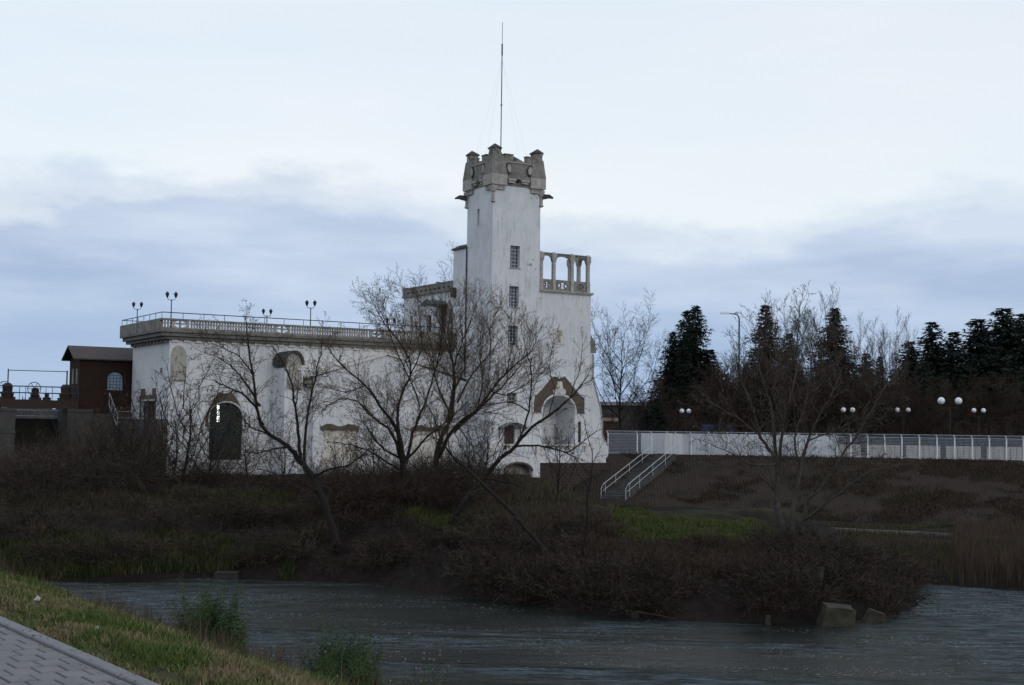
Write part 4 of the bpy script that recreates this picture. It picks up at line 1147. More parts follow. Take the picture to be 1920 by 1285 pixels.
for i, (x, y, v, k, lab) in enumerate(lp):
    o = l0 if i == 0 else dup(l0)
    u_ = bu(x, v, y); w_ = BO + BU * u_ + BV * v; zt_ = bz(x, y, v)
    o.location = (w_.x, w_.y, 14.04); o.rotation_euler = (0, 0, 0 if i % 2 else .3); sc_ = (zt_ - 14.04) / 3.1; o.scale = (1, 1, sc_)
    tag(o, lab, 'lamp post', 'twin lantern posts on the roof terrace')

# ------------------------------------------------------------------ gatehouse and sluice
gv = HVB + .3
GU1 = HU0 - .1; GU0 = bu(149, gv, 720); zE = bz(160, 672, gv); zR = zE + .95; GD = 3.2
gh = empty('brick_gatehouse', BO, BANG); tag(gh, 'dark red brick gatehouse with brown roof and pointed window beside the hall', 'building')
ww = (bu(201, gv, 715), bu(232, gv, 715), bz(216, 733, gv), bz(216, 697, gv)); wsp = bz(216, 712, gv)
b = MB(); wall_grid(b, GU0, GU1 + 4, 5.5, zE, gv, gv + .3, [ww]); arch_fill(b, ww[0], ww[1], wsp, ww[3], ww[3], gv, gv + .3, 'y', .8)
b.box(GU0, GU0 + .3, gv + .3, gv + GD, 5.5, zE); b.box(GU0 + .3, GU1 + 4, gv + GD - .3, gv + GD, 5.5, zE)
b.prism([(gv, zE + .001), (gv + GD, zE + .001), (gv + GD / 2, zR - .1)], 'x', GU0, GU0 + .3)
b.build('wall', M_brick, gh)
b = MB()
for s0, s1, q in ((gv - .35, gv + GD / 2, 1), (gv + GD + .35, gv + GD / 2, -1)):
    b.prism([(s0, zE - .12), (s1, zR), (s1, zR + .1), (s0, zE - .02)], 'x', GU0 - .6, GU1 + 4)
b.build('roof', M_roof, gh)
fr = MB(); apw = arch_pts(ww[0] + .03, ww[1] - .03, wsp, ww[3] - .03, 10, .8)
fr.tube([(ww[0] + .03, gv + .15, ww[2] + .02)] + [(x, gv + .15, z) for x, z in apw] + [(ww[1] - .03, gv + .15, ww[2] + .02), (ww[0] + .03, gv + .15, ww[2] + .02)], .03, 4)
for k in range(1, 5): x = ww[0] + (ww[1] - ww[0]) * k / 5; fr.box(x - .012, x + .012, gv + .14, gv + .17, ww[2], wsp + .35)
for k in range(1, 6): z = ww[2] + (ww[3] - ww[2]) * k / 6.2; fr.box(ww[0] + .08 * (k > 4) * 2, ww[1] - .08 * (k > 4) * 2, gv + .145, gv + .165, z - .012, z + .012)
wf = fr.build('window', M_black, gh)
gl = MB(); gl.prism([(ww[0], ww[2])] + apw + [(ww[1], ww[2])], 'y', gv + .18, gv + .19); gl.build('pane', M_sky_glass, wf)
for zz0 in (zE - 2.0,):
    for k in (0, 1):
        b = MB(); b.box(GU0 - .03, GU0 - .002, gv + .6 + k * 1.2, gv + 1.1 + k * 1.2, zz0, zz0 + 1.2); b.build('shutter', M_stone, gh)
b = MB(); b.tube([(GU0 - .1, gv - .1, zE - .1), (GU0 - .1, gv - .1, 7)], .05, 5); b.build('rain_pipe', M_black, gh)

sl = empty('sluice_gantry', BO, BANG); tag(sl, 'rusty sluice gate gantry with hand wheels and railing left of the gatehouse', 'sluice gantry')
gvs = gv - .6
dz_ = bz(70, 757, gvs)
up = bu(-60, gvs, 750); uq = bu(147, gvs, 750)
b = MB(); b.box(up, uq, gvs, gvs + 2.2, dz_, dz_ + .28); b.box(up, uq, gvs - .1, gvs + .05, dz_ - .35, dz_ - .001); b.build('deck', M_rust, sl)
rl = MB()
for zz_ in (.55, 1.05): rl.tube([(up, gvs, dz_ + .28 + zz_), (uq, gvs, dz_ + .28 + zz_)], .022, 4); rl.tube([(up, gvs + 2.1, dz_ + .28 + zz_), (uq, gvs + 2.1, dz_ + .28 + zz_)], .022, 4)
q = uq
while q > up: rl.tube([(q, gvs, dz_ + .28), (q, gvs, dz_ + 1.35)], .022, 4); rl.tube([(q, gvs + 2.1, dz_ + .28), (q, gvs + 2.1, dz_ + 1.35)], .022, 4); q -= 2.0
rl.build('railing', M_rail, sl)
for x, s_3 in ((14, 1.0), (66, .75), (88, .45), (123, 1.0)):
    u_ = bu(x, gvs + 1, 735); b = MB(); b.lathe([(.42 * s_3, 0), (.5 * s_3, .5 * s_3), (.36 * s_3, .55 * s_3), (.40 * s_3, 1.05 * s_3), (.22 * s_3, 1.25 * s_3)], (u_, gvs + 1, dz_ + .3), 10); b.box(u_ - .55 * s_3, u_ + .55 * s_3, gvs + .7, gvs + 1.3, dz_ + .281, dz_ + .5)
    b.build('gearbox', M_rust, sl)
for x in (8, 64):
    u_ = bu(x, gvs + .45, 735); zc = dz_ + 1.15; b = MB()
    b.tube([(u_ + .5 * math.cos(a), gvs + .45, zc + .5 * math.sin(a)) for a in [i * math.pi / 8 for i in range(17)]], .03, 5)
    for i in range(3): a = i * math.pi / 3; b.tube([(u_ + .5 * math.cos(a), gvs + .45, zc + .5 * math.sin(a)), (u_ - .5 * math.cos(a), gvs + .45, zc - .5 * math.sin(a))], .02, 4)
    b.tube([(u_, gvs + .4, zc), (u_, gvs + 1, zc)], .04, 5)
    b.build('hand_wheel', M_rust, sl)
b = MB(); ua, ub = bu(15.5, gvs + 1, 700), bu(126, gvs + 1, 700); zt_ = bz(70, 696, gvs + 1)
b.tube([(ua, gvs + 1, dz_ + 1.3), (ua, gvs + 1, zt_ + .1)], .05, 5); b.tube([(ub, gvs + 1, dz_ + 1.3), (ub, gvs + 1, zt_ + .1)], .06, 5); b.tube([(ua, gvs + 1, zt_), (ub, gvs + 1, zt_ + .02)], .03, 5)
b.build('lifting_frame', M_rust, sl)
b = MB()
b.tube([(up, gvs + 2.8, dz_ - .5), (uq - .9, gvs + 2.8, dz_ - .5)], .03, 4); b.tube([(up, gvs + 2.8, dz_ - .95), (uq - .9, gvs + 2.8, dz_ - .95)], .03, 4)
q = up
while q < uq - .9: b.tube([(q, gvs + 2.8, dz_ - 1.1), (q, gvs + 2.8, dz_ - .45)], .025, 4); q += .5
b.build('rear_railing', M_galv, sl)
for x0, x1, lab in ((-60, 28, 'stained concrete sluice pier at the left edge'), (126, 172, 'concrete sluice pier under the brick gatehouse')):
    b = MB(); u0_, u1_ = bu(x0, gvs, 800), bu(x1, gvs, 800); b.box(u0_, u1_, gvs - .05, gvs + 5, -.5, dz_ - .36); b.box(u0_ - .05, u1_ + .05, gvs - .12, gvs - .0501, dz_ - .6, dz_ - .37)
    b.box(u0_ - .04, u1_ + .04, gvs - .1, gvs - .0501, dz_ - 2.3, dz_ - 2.1)
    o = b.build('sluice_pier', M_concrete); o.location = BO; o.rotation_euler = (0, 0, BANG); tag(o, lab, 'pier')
b = MB(); b.box(bu(28, gvs + 3, 800) - .3, bu(128, gvs + 3, 800) + .3, gvs + 3.2, gvs + 3.4, -.3, dz_ - 1.15); b.build('gate_leaf', M_dark, sl)
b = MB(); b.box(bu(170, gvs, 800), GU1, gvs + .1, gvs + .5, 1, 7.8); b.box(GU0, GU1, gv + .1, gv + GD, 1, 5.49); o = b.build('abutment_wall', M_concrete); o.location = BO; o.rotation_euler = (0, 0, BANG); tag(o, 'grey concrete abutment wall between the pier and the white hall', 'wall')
# steel stair at the gatehouse
b = MB(); sx0, sx1 = bu(205, gvs - .4, 745), bu(220, gvs - .4, 790)
b.tube([(sx0, gvs - .4, bz(205, 737, gvs)), (sx1, gvs - .4, bz(220, 778, gvs))], .035, 4); b.tube([(sx0, gvs - .4, bz(205, 760, gvs)), (sx1, gvs - .4, bz(218, 800, gvs))], .04, 4)
for k in range(4):
    f = k / 3; b.tube([(sx0 + (sx1 - sx0) * f, gvs - .4, bz(205, 760, gvs) * (1 - f) + bz(218, 800, gvs) * f), (sx0 + (sx1 - sx0) * f, gvs - .4, bz(205, 737, gvs) * (1 - f) + bz(220, 778, gvs) * f)], .02, 4)
for zz_ in (772, 784, 792): b.tube([(sx1, gvs - .4, bz(220, zz_, gvs)), (bu(246, gvs - .4, 780), gvs - .4, bz(246, zz_, gvs))], .03, 4)
o = b.build('stair_railing', M_galv); o.location = BO; o.rotation_euler = (0, 0, BANG); tag(o, 'steel handrail of the stair below the gatehouse window', 'railing')

# ------------------------------------------------------------------ promenade fence
FZ0, FZ1 = TOP + .05, TOP + 2.0
postx = [1140, 1195, 1222, 1252, 1268, 1296, 1330, 1365, 1400, 1433, 1466, 1499, 1532, 1565, 1595.5, 1627, 1659, 1691, 1724, 1757, 1790, 1823, 1855, 1887, 1919, 1951, 1984]
def fpos(px):
    # intersection of the sight line with the edge line
    Y = 115.
    for _ in range(12): Y = float(edge_y(np.array([P(px, 830, Y).x]))[0]) + .35
    return Vector((P(px, 830, Y).x, Y, 0))
FP = [fpos(x) for x in postx]
fen = empty('mesh_fence', (FP[0].x, FP[0].y, FZ0)); tag(fen, 'long wire mesh fence with pale cranked posts along the top of the embankment', 'fence')
fo = Vector((FP[0].x, FP[0].y, FZ0))
pm = MB(); pm.box(-.045, .045, -.045, .045, 0, 1.72); pm.add([(-.045, -.045, 1.72), (.045, -.045, 1.72), (.045, .045, 1.72), (-.045, .045, 1.72), (-.16, -.19, 1.97), (-.07, -.19, 1.97), (-.07, -.1, 1.99), (-.16, -.1, 1.99)],
      [(0, 3, 2, 1), (4, 5, 6, 7), (0, 1, 5, 4), (1, 2, 6, 5), (2, 3, 7, 6), (3, 0, 4, 7)]); pm.box(-.08, .08, -.08, .08, -.06, .04)
pme = pm.mesh('post', M_whitepaint)
for i, p in enumerate(FP):
    o = bpy.data.objects.new('post', pme); COL.objects.link(o); o.parent = fen; o.location = (p.x - fo.x, p.y - fo.y, 0)
for i, (a, b_) in enumerate(zip(FP, FP[1:])):
    # woven wire between two posts
    S = []; L = (b_ - a).length; d = (b_ - a).normalized(); n = int(L / .085)
    base = a - fo; base.z = 0; r = .0075
    for k in range(1, n):
        q = base + d * (L * k / n); S.append([*q[:2], .06, *q[:2], 1.74, r, r])
        S.append([*q[:2], 1.74, q.x - .07, q.y - .13, 1.95, r, r])
    for k in range(14):
        z = .1 + k * .125; rr_ = .022 if k in (0, 13) else r
        S.append([*base[:2], z, base.x + d.x * L, base.y + d.y * L, z, rr_, rr_])
    S.append([base.x - .12, base.y - .15, 1.97, base.x + d.x * L - .12, base.y + d.y * L - .15, 1.97, .018, .018])
    V, F = seg_arrays(S, 3); np_mesh('mesh_panel', V, F, M_wire, fen)
# white screen wall behind the fence
sw = empty('white_wall', (FP[4].x, FP[4].y + 1.6, TOP)); tag(sw, 'long low white wall behind the left half of the mesh fence', 'wall')
a, b_ = fpos(1197), fpos(1572); so_ = Vector((FP[4].x, FP[4].y + 1.6, TOP))
npan = 12
for i in range(npan):
    p, q = a.lerp(b_, i / npan), a.lerp(b_, (i + 1) / npan); dd = (q - p).normalized(); nn = Vector((-dd.y, dd.x, 0))
    p = p + dd * .012 + nn * 1.6; q = q - dd * .012 + nn * 1.6
    m = MB(); zz0, zz1 = 0.0, 1.86 + .01 * (i % 2)
    c = [p, q, q + nn * .12, p + nn * .12]; m.add([(v.x - so_.x, v.y - so_.y, zz0) for v in c] + [(v.x - so_.x, v.y - so_.y, zz1) for v in c], [(0, 3, 2, 1), (4, 5, 6, 7), (0, 1, 5, 4), (1, 2, 6, 5), (2, 3, 7, 6), (3, 0, 4, 7)])
    m.build('wall_panel', M_plaster, sw)
# low concrete upstand under the fence
m = MB()
for a, b_ in zip(FP, FP[1:]):
    dd = (b_ - a).normalized(); nn = Vector((-dd.y, dd.x, 0)); c = [a - nn * .14, b_ - nn * .14, b_ + nn * .14, a + nn * .14]
    m.add([(v.x, v.y, TOP - .25) for v in c] + [(v.x, v.y, TOP + .07) for v in c], [(0, 3, 2, 1), (4, 5, 6, 7), (0, 1, 5, 4), (1, 2, 6, 5), (2, 3, 7, 6), (3, 0, 4, 7)])
tag(m.build('kerb', M_moulding), 'concrete kerb under the mesh fence', kind='structure')
# background low pale wall seen through the right half of the fence
m = MB(); a, b_ = fpos(1600), fpos(1990); a = a + Vector((0, 7, 0)); b_ = b_ + Vector((0, 7, 0))
dm = (b_ - a).normalized()
for i in range(34):
    if i % 7 == 5: continue
    p = a + (b_ - a) * (i / 34); q = p + dm * ((b_ - a).length / 34 - .04)
    m.add([(p.x, p.y, TOP), (q.x, q.y, TOP), (q.x, q.y + .15, TOP), (p.x, p.y + .15, TOP), (p.x, p.y, TOP + 1.1), (q.x, q.y, TOP + 1.1), (q.x, q.y + .15, TOP + 1.1), (p.x, p.y + .15, TOP + 1.1)],
          [(0, 3, 2, 1), (4, 5, 6, 7), (0, 1, 5, 4), (1, 2, 6, 5), (2, 3, 7, 6), (3, 0, 4, 7)])
tag(m.build('panel_wall', M_stonelt), 'low grey panelled wall behind the right half of the mesh fence', 'wall')

# stairs down the slope
stt = Vector((13.3, 119.0, TOP)); stb = G(1150, 936, 1.45)
_lo, _hi = 90.0, 121.0
for _ in range(30):
    _m = (_lo + _hi) / 2; stb = P(1150, 936, _m); _s = TOP - max(0, float(edge_y(stb.x)) - stb.y) / 3.2
    if stb.z > _s: _lo = _m
    else: _hi = _m
sdv = Vector((stb.x - stt.x, stb.y - stt.y, 0)); sln = sdv.length; sdv.normalize(); snn = Vector((-sdv.y, sdv.x, 0))
st = empty('embankment_stairs', stt); tag(st, 'dark concrete stairs with two pale handrails descending the stone slope', 'stairs')
NS = 20; dzs = (TOP - stb.z) / NS
for i in range(NS):
    m = MB(); c0 = sdv * (sln * i / NS); c1 = sdv * (sln * (i + 1) / NS + .03); z = -dzs * i
    vs = [c0 - snn * .95, c0 + snn * .95, c1 + snn * .95, c1 - snn * .95]
    m.add([(v.x, v.y, z - .5) for v in vs] + [(v.x, v.y, z + .12) for v in vs], [(0, 3, 2, 1), (4, 5, 6, 7), (0, 1, 5, 4), (1, 2, 6, 5), (2, 3, 7, 6), (3, 0, 4, 7)])
    m.build('step', M_stonedk, st)
for sgn in (-1, 1):
    m = MB(); o_ = snn * (sgn * 1.0)
    def sp3(f, h): q = sdv * (sln * f) + o_; return (q.x, q.y, -(TOP - stb.z) * f + h)
    m.tube([sp3(-.03, .95), sp3(.96, 1.0), sp3(1.0, .8), sp3(1.0, 0)], .027, 5); m.tube([sp3(0, .5), sp3(.97, .5)], .02, 4)
    for f in (0, .25, .5, .75, .93): m.tube([sp3(f, 0), sp3(f, .97)], .022, 4)
    m.build('handrail', M_galv, st)

# ------------------------------------------------------------------ lamps on the promenade
def globe_lamp(h, w, r):
    e = empty('globe_lamp', (0, 0, 0)); b = MB()
    b.lathe([(.1, 0), (.08, .4), (.05, .5), (.045, h - .35), (.05, h - .3)], n=6)
    b.tube([(-w, 0, h), (-w, 0, h - .32), (w, 0, h - .32), (w, 0, h)], .03, 5); b.build('pole', M_black, e)
    for sx in (-1, 1):
        b = MB(); b.lathe([(r * math.sin(a) + .001, r - r * math.cos(a)) for a in [math.pi * i / 9 for i in range(10)]], (sx * w, 0, h), 14); b.build('lamp_globe', M_globe, e, True)
    return e
gl_ = [(1781, 752, 122, 16.2, 6.8, 'largest pair of white globe lamps above the right part of the fence'),
       (1285, 771, 126.5, 6.5, 4.4, 'pair of small white globe lamps beside the big dark spruce'),
       (1590, 769, 125.5, 8.6, 4.8, 'pair of globe lamps behind the twigs of the leaning bare tree'),
       (1693, 769, 126, 10, 4.4, 'pair of small globe lamps left of the largest pair'),
       (1835, 770, 125, 9, 4.4, 'pair of small globe lamps right of the largest pair')]
for px, py, Y, wpx, rpx, lab in gl_:
    p = P(px, py, Y); k = Y / 2600; r = rpx * k
    e = globe_lamp(p.z - r - TOP, wpx * k, r); e.location = (p.x, p.y, TOP); tag(e, lab, 'lamp', 'twin globe lamps along the promenade')
p = P(1386, 590, 138); e = empty('street_lamp', (p.x, p.y, TOP)); tag(e, 'tall street lamp with a flat head reaching left above the bare trees', 'street lamp')
hh_ = p.z - TOP; b = MB(); b.tube([(0, 0, 0), (0, 0, hh_ - .4), (-.15, 0, hh_ - .05), (-.5, 0, hh_ + .05), (-1.2, 0, hh_ + .1)], [.11, .08, .07, .06, .05], 6); b.build('pole', M_stonedk, e)
b = MB(); b.frustum((-1.95, -1.0, -.16, .16), hh_ + .02, (-1.85, -1.1, -.1, .1), hh_ + .25); b.build('lamp_head', M_whitepaint, e)
b = MB(); b.frustum((-.45, -.05, -.12, .12), hh_ + .1, (-.4, -.1, -.08, .08), hh_ + .28); b.build('lamp_head', M_galv, e)

# blue van behind the wall
p = P(1346, 805, 130); e = empty('parked_van', (p.x, p.y, TOP)); tag(e, 'blue van whose roof shows above the white wall', 'van')
zt_ = P(1346, 796, 130).z - TOP; b = MB()
b.prism([(-1.45, .35), (1.9, .35), (1.95, .9), (1.55, 1.1), (1.2, zt_ - .12), (.95, zt_), (-1.2, zt_), (-1.45, zt_ - .2)], 'y', -.85, .85); b.build('body', M_tarp, e)
b = MB()
for x0, x1 in ((-1.15, -.4), (-.3, .4), (.5, 1.05)): b.box(x0, x1, -.862, -.851, zt_ - .75, zt_ - .25)
b.build('side_window', M_glass, e)
for x in (-.9, 1.2):
    for y in (-.8, .8):
        b = MB(); b.tube([(x, y - .1, .33), (x, y + .1, .33)], .33, 12); b.build('wheel', M_black, e)
b = MB(); b.tube([(-1.2, -.6, zt_ + .06), (.9, -.6, zt_ + .06)], .025, 4); b.tube([(-1.2, .6, zt_ + .06), (.9, .6, zt_ + .06)], .025, 4); b.build('roof_rail', M_black, e)

# far low buildings at the right of the tower
def low_house(px0, px1, ytop, yb, Y, wm_, rm, lab, pitch=.8):
    a, b_ = P(px0, ytop, Y), P(px1, ytop, Y); e = empty('house', (a.x, Y, TOP)); w = b_.x - a.x; h = a.z - TOP
    m = MB(); m.box(0, w, 0, 6, 0, h - pitch); m.build('wall', wm_, e)
    m = MB(); m.prism([(-.3, h - pitch), (6.3, h - pitch), (3, h)], 'x', -.3, w + .3); m.build('roof', rm, e)
    for k in range(max(1, int(w / 2.5))):
        m = MB(); m.box(.6 + k * 2.5, 1.5 + k * 2.5, -.03, -.002, 1.0, 2.1); m.build('window', M_glass, e)
    return tag(e, lab, 'house')
low_house(1120, 1245, 752, 800, 165, M_stonedk, M_roof, 'low dark building behind the bare tree right of the tower', .5)
low_house(1128, 1158, 783, 812, 150, M_redroof, M_redroof, 'small reddish shed just right of the swept buttress', .4)
low_house(20, 72, 748, 800, 190, M_concrete, M_roof, 'pale low building seen far away under the sluice gantry', .6)
low_house(760, 800, 500, 800, 165, M_redroof, M_roof, 'x', .4) if False else None

# ------------------------------------------------------------------ vegetation
def grow(S, Lf, p, d, L, r, lvl, cfg, rg):
    """one twig or branch; appends straight pieces to S"""
    n = max(2, int(L / cfg['seg'])) if lvl > 0 else 2
    step = L / n; pts = [p]
    for i in range(n):
        f = (i + 1) / n
        j = cfg['wob']
        d = Vector((d.x + rg.gauss(0, j), d.y + rg.gauss(0, j), d.z + rg.gauss(0, j) + cfg['up'] - cfg.get('droop', 0) * f)).normalized()
        q = p + d * step; r0 = r * (1 - .75 * (i / n)); r1 = r * (1 - .75 * f)
        S.append((p.x, p.y, p.z, q.x, q.y, q.z, max(r0, cfg['rmin']), max(r1, cfg['rmin'])))
        if lvl > 0 and f > .15:
            for _ in range(cfg['kids'] if rg.random() < cfg['kp'] else cfg['kids'] - 1):
                a = rg.uniform(*cfg['ang']); ax = d.cross(Vector((rg.gauss(0, 1), rg.gauss(0, 1), rg.gauss(0, 1)))).normalized()
                nd = (d * math.cos(a) + ax * math.sin(a)).normalized()
                grow(S, Lf, q, nd, L * rg.uniform(*cfg['lr']) * (1.1 - .5 * f), max(r1 * .65, cfg['rmin']), lvl - 1, cfg, rg)
        p = q
    if Lf is not None and lvl <= 1 and rg.random() < cfg.get('leaf', 0):
        for _ in range(2): Lf.append((p.x + rg.gauss(0, .05), p.y + rg.gauss(0, .05), p.z - rg.random() * .1, rg.uniform(.03, .07)))


def leaf_mesh(Lf, name, mat_, parent, rg, asp=.45):
    A = np.array(Lf); n = len(A); rs_ = np.random.RandomState(rg.randrange(9999))
    a = rs_.normal(size=(n, 3)); a[:, 2] -= .8; a /= np.linalg.norm(a, axis=1, keepdims=True); b = np.cross(a, rs_.normal(size=(n, 3))); b /= np.linalg.norm(b, axis=1, keepdims=True)
    s = A[:, 3:4]; c = A[:, :3]
    V = np.stack([c, c + a * s * .5 + b * s * asp, c + a * s * 1.3, c + a * s * .5 - b * s * asp], 1).reshape(-1, 3)
    return tag(np_mesh(name, V, np.arange(4 * n).reshape(-1, 4), mat_, parent), kind='stuff')


BASE = dict(seg=.35, wob=.14, up=.03, kids=2, kp=.5, ang=(.35, .95), lr=(.35, .65), rmin=.006, leaf=.15)


def limb_tree(name, base, limbs, label, cat, cfg, seed, tm, wm2, lm=M_dryleaf, group=None, dens=1.0, tw=1.0, lvl=2):
    """limbs: lists of (px, py, depth, radius); twigs grow from them"""
    rg = random.Random(seed); e = empty(name, base); tag(e, label, cat, group); tr = MB(); S = []; Lf = []
    c = dict(BASE); c.update(cfg); B0 = Vector(base)
    for limb in limbs:
        pts = [P(a, b, Y) - B0 for a, b, Y, r in limb]; rr = [q[3] for q in limb]
        # smooth by Catmull-Rom
        fine = []; fr_ = []
        for i in range(len(pts) - 1):
            p0, p1, p2, p3 = pts[max(i - 1, 0)], pts[i], pts[i + 1], pts[min(i + 2, len(pts) - 1)]
            for k in range(4):
                t = k / 4; fine.append(.5 * ((2 * p1) + (p2 - p0) * t + (2 * p0 - 5 * p1 + 4 * p2 - p3) * t * t + (3 * p1 - p0 - 3 * p2 + p3) * t ** 3) + Vector((rg.gauss(0, 1), rg.gauss(0, 1), rg.gauss(0, 1))) * .02)
                fr_.append(rr[i] * (1 - t) + rr[i + 1] * t)
        fine.append(pts[-1]); fr_.append(rr[-1])
        tr.tube(fine, fr_, 6)
        tot_ = sum((b - a).length for a, b in zip(fine, fine[1:])); run = 0; nxt = tot_ * c.get('start', .2)
        for i in range(len(fine) - 1):
            run += (fine[i + 1] - fine[i]).length
            while run > nxt:
                d = (fine[i + 1] - fine[i]).normalized(); a = rg.uniform(.4, 1.15); ax = d.cross(Vector((rg.gauss(0, 1), rg.gauss(0, 1), rg.gauss(0, 1)))).normalized()
                nd = (d * math.cos(a) + ax * math.sin(a) + Vector((0, 0, .15))).normalized(); f = run / tot_
                L = tw * rg.uniform(.6, 1.4) * (1.25 - .5 * f)
                grow(S, Lf, fine[i + 1].copy(), nd, L, max(min(fr_[i] * .5, .02), .010), lvl if L > .7 else lvl - 1, c, rg)
                nxt += .28 / dens * rg.uniform(.5, 1.5)
        grow(S, Lf, fine[-1], (fine[-1] - fine[-2]).normalized(), tw * .75, max(fr_[-1] * .9, .012), lvl, c, rg)
    tr.build('trunk', tm, e, True)
    V, F = seg_arrays(S, 3); tag(np_mesh('twigs', V, F, wm2, e), kind='stuff')
    if Lf: leaf_mesh(Lf, 'leaves', lm, e, rg)
    return e, len(S)


def auto_limbs(S_out, h, spread, rg, n=7, fork=.25, r=.16):
    """generic standing tree in local coordinates -> list of limb polylines (Vector, r)"""
    limbs = []; trunk = []; x = y = 0
    for i in range(7):
        f = i / 6; trunk.append((Vector((x, y, h * .72 * f)), r * (1 - .75 * f))); x += rg.gauss(0, h * .012); y += rg.gauss(0, h * .012)
    limbs.append(trunk)
    for k in range(n):
        f = fork + (.95 - fork) * k / n; i = f * 6; a = trunk[int(i)][0].lerp(trunk[min(6, int(i) + 1)][0], i % 1); q = k * 2.4 + rg.uniform(-.4, .4)
        L = h * (.75 - .35 * f) * rg.uniform(.8, 1.15) * .75; out = spread * (1 - .35 * f)
        pl = [(a, r * .5 * (1 - f * .5))]
        for j in range(1, 5):
            g_ = j / 4; pl.append((a + Vector((math.cos(q) * out * g_ ** .8, math.sin(q) * out * g_ ** .8, L * g_ ** 1.15)) + Vector((rg.gauss(0, 1), rg.gauss(0, 1), 0)) * h * .012, r * .5 * (1 - f * .5) * (1 - .8 * g_)))
        limbs.append(pl)
    return limbs


def auto_tree(name, h, spread, seed, tm, wm2, cfg={}, n=9, dens=.8, tw=1.2, lvl=2, r=.16, fork=.25, leaves=True):
    rg = random.Random(seed); e = empty(name); c = dict(BASE); c.update(cfg); S = []; Lf = []; tr = MB()
    for li_, limb in enumerate(auto_limbs(None, h, spread, rg, n, fork, r)):
        pts = [p for p, _ in limb]; rr = [max(q, .015) for _, q in limb]; tr.tube(pts, rr, 6)
        for i in range(len(pts) - 1):
            if li_ == 0 and i < 2: continue
            m = max(1, int((pts[i + 1] - pts[i]).length * dens * 1.6))
            for k in range(m):
                q = pts[i].lerp(pts[i + 1], (k + rg.random()) / m); d = (pts[i + 1] - pts[i]).normalized()
                a = rg.uniform(.35, 1.0); ax = d.cross(Vector((rg.gauss(0, 1), rg.gauss(0, 1), rg.gauss(0, 1)))).normalized()
                grow(S, Lf, q, (d * math.cos(a) + ax * math.sin(a)).normalized(), tw * rg.uniform(.6, 1.5), rr[i] * .35 + .006, lvl, c, rg)
        grow(S, Lf, pts[-1], (pts[-1] - pts[-2]).normalized(), tw * 1.4, rr[-1], lvl, c, rg)
    tr.build('trunk', tm, e, True); V, F = seg_arrays(S, 3); tag(np_mesh('twigs', V, F, wm2, e), kind='stuff')
    if Lf and leaves: leaf_mesh(Lf, 'leaves', M_dryleaf, e, rg)
    return e, len(S)


CNT = []
# --- leaning tree on the left of the island
g0 = G(640, 1030, .9)
y0 = 69.0
def gb(px, Y):  # base on the ground at depth Y near column px
    x = P(px, 950, Y).x; return (x, Y, hz_(x, Y) - .1)
lb = gb(634, 66)
lt = [[(634, 1030, 66, .21), (622, 985, 66.3, .19), (608, 940, 66.5, .17), (586, 896, 67, .16), (563, 863, 67.3, .14), (540, 837, 67.5, .11), (507, 816, 67.5, .09), (486, 785, 67.5, .075), (474, 703, 67.8, .055), (466, 650, 68, .04), (461, 602, 68, .02)],
      [(494, 797, 67.5, .07), (470, 752, 67, .05), (429, 726, 66.5, .035), (396, 713, 66, .015)],
      [(486, 762, 67.5, .06), (462, 720, 68.3, .045), (436, 690, 69, .03), (412, 672, 69.5, .02), (380, 660, 70, .012)],
      [(474, 700, 67.8, .04), (450, 670, 67, .03), (420, 655, 66.5, .02), (392, 640, 66, .012)],
      [(563, 863, 67.3, .10), (559, 808, 67, .075), (553, 762, 66.8, .055), (546, 716, 66.6, .045), (530, 680, 66.4, .03), (512, 650, 66, .015)],
      [(570, 870, 67.3, .09), (576, 781, 68, .06), (586, 732, 68.3, .045), (599, 677, 68.8, .03), (604, 640, 69, .015)],
      [(540, 837, 67.5, .06), (515, 842, 66.5, .04), (485, 850, 66, .03), (455, 845, 65.5, .015)],
      [(586, 896, 67, .06), (620, 880, 66.5, .04), (655, 872, 66, .03), (678, 855, 65.8, .04)],
      [(507, 816, 67.5, .05), (470, 800, 68.3, .035), (440, 770, 69, .02), (420, 765, 69.3, .012)],
      [(600, 925, 66.8, .07), (560, 905, 66, .04), (520, 890, 65.5, .03), (480, 878, 65, .015)]]
CNT.append(limb_tree('leaning_tree', lb, lt, 'dark bare tree leaning left across the hall wall from the island bank', 'tree', dict(droop=.10, leaf=.30, kp=.7, rmin=.006), 3, M_bark, M_twig, dens=1.5, tw=1.1)[1])
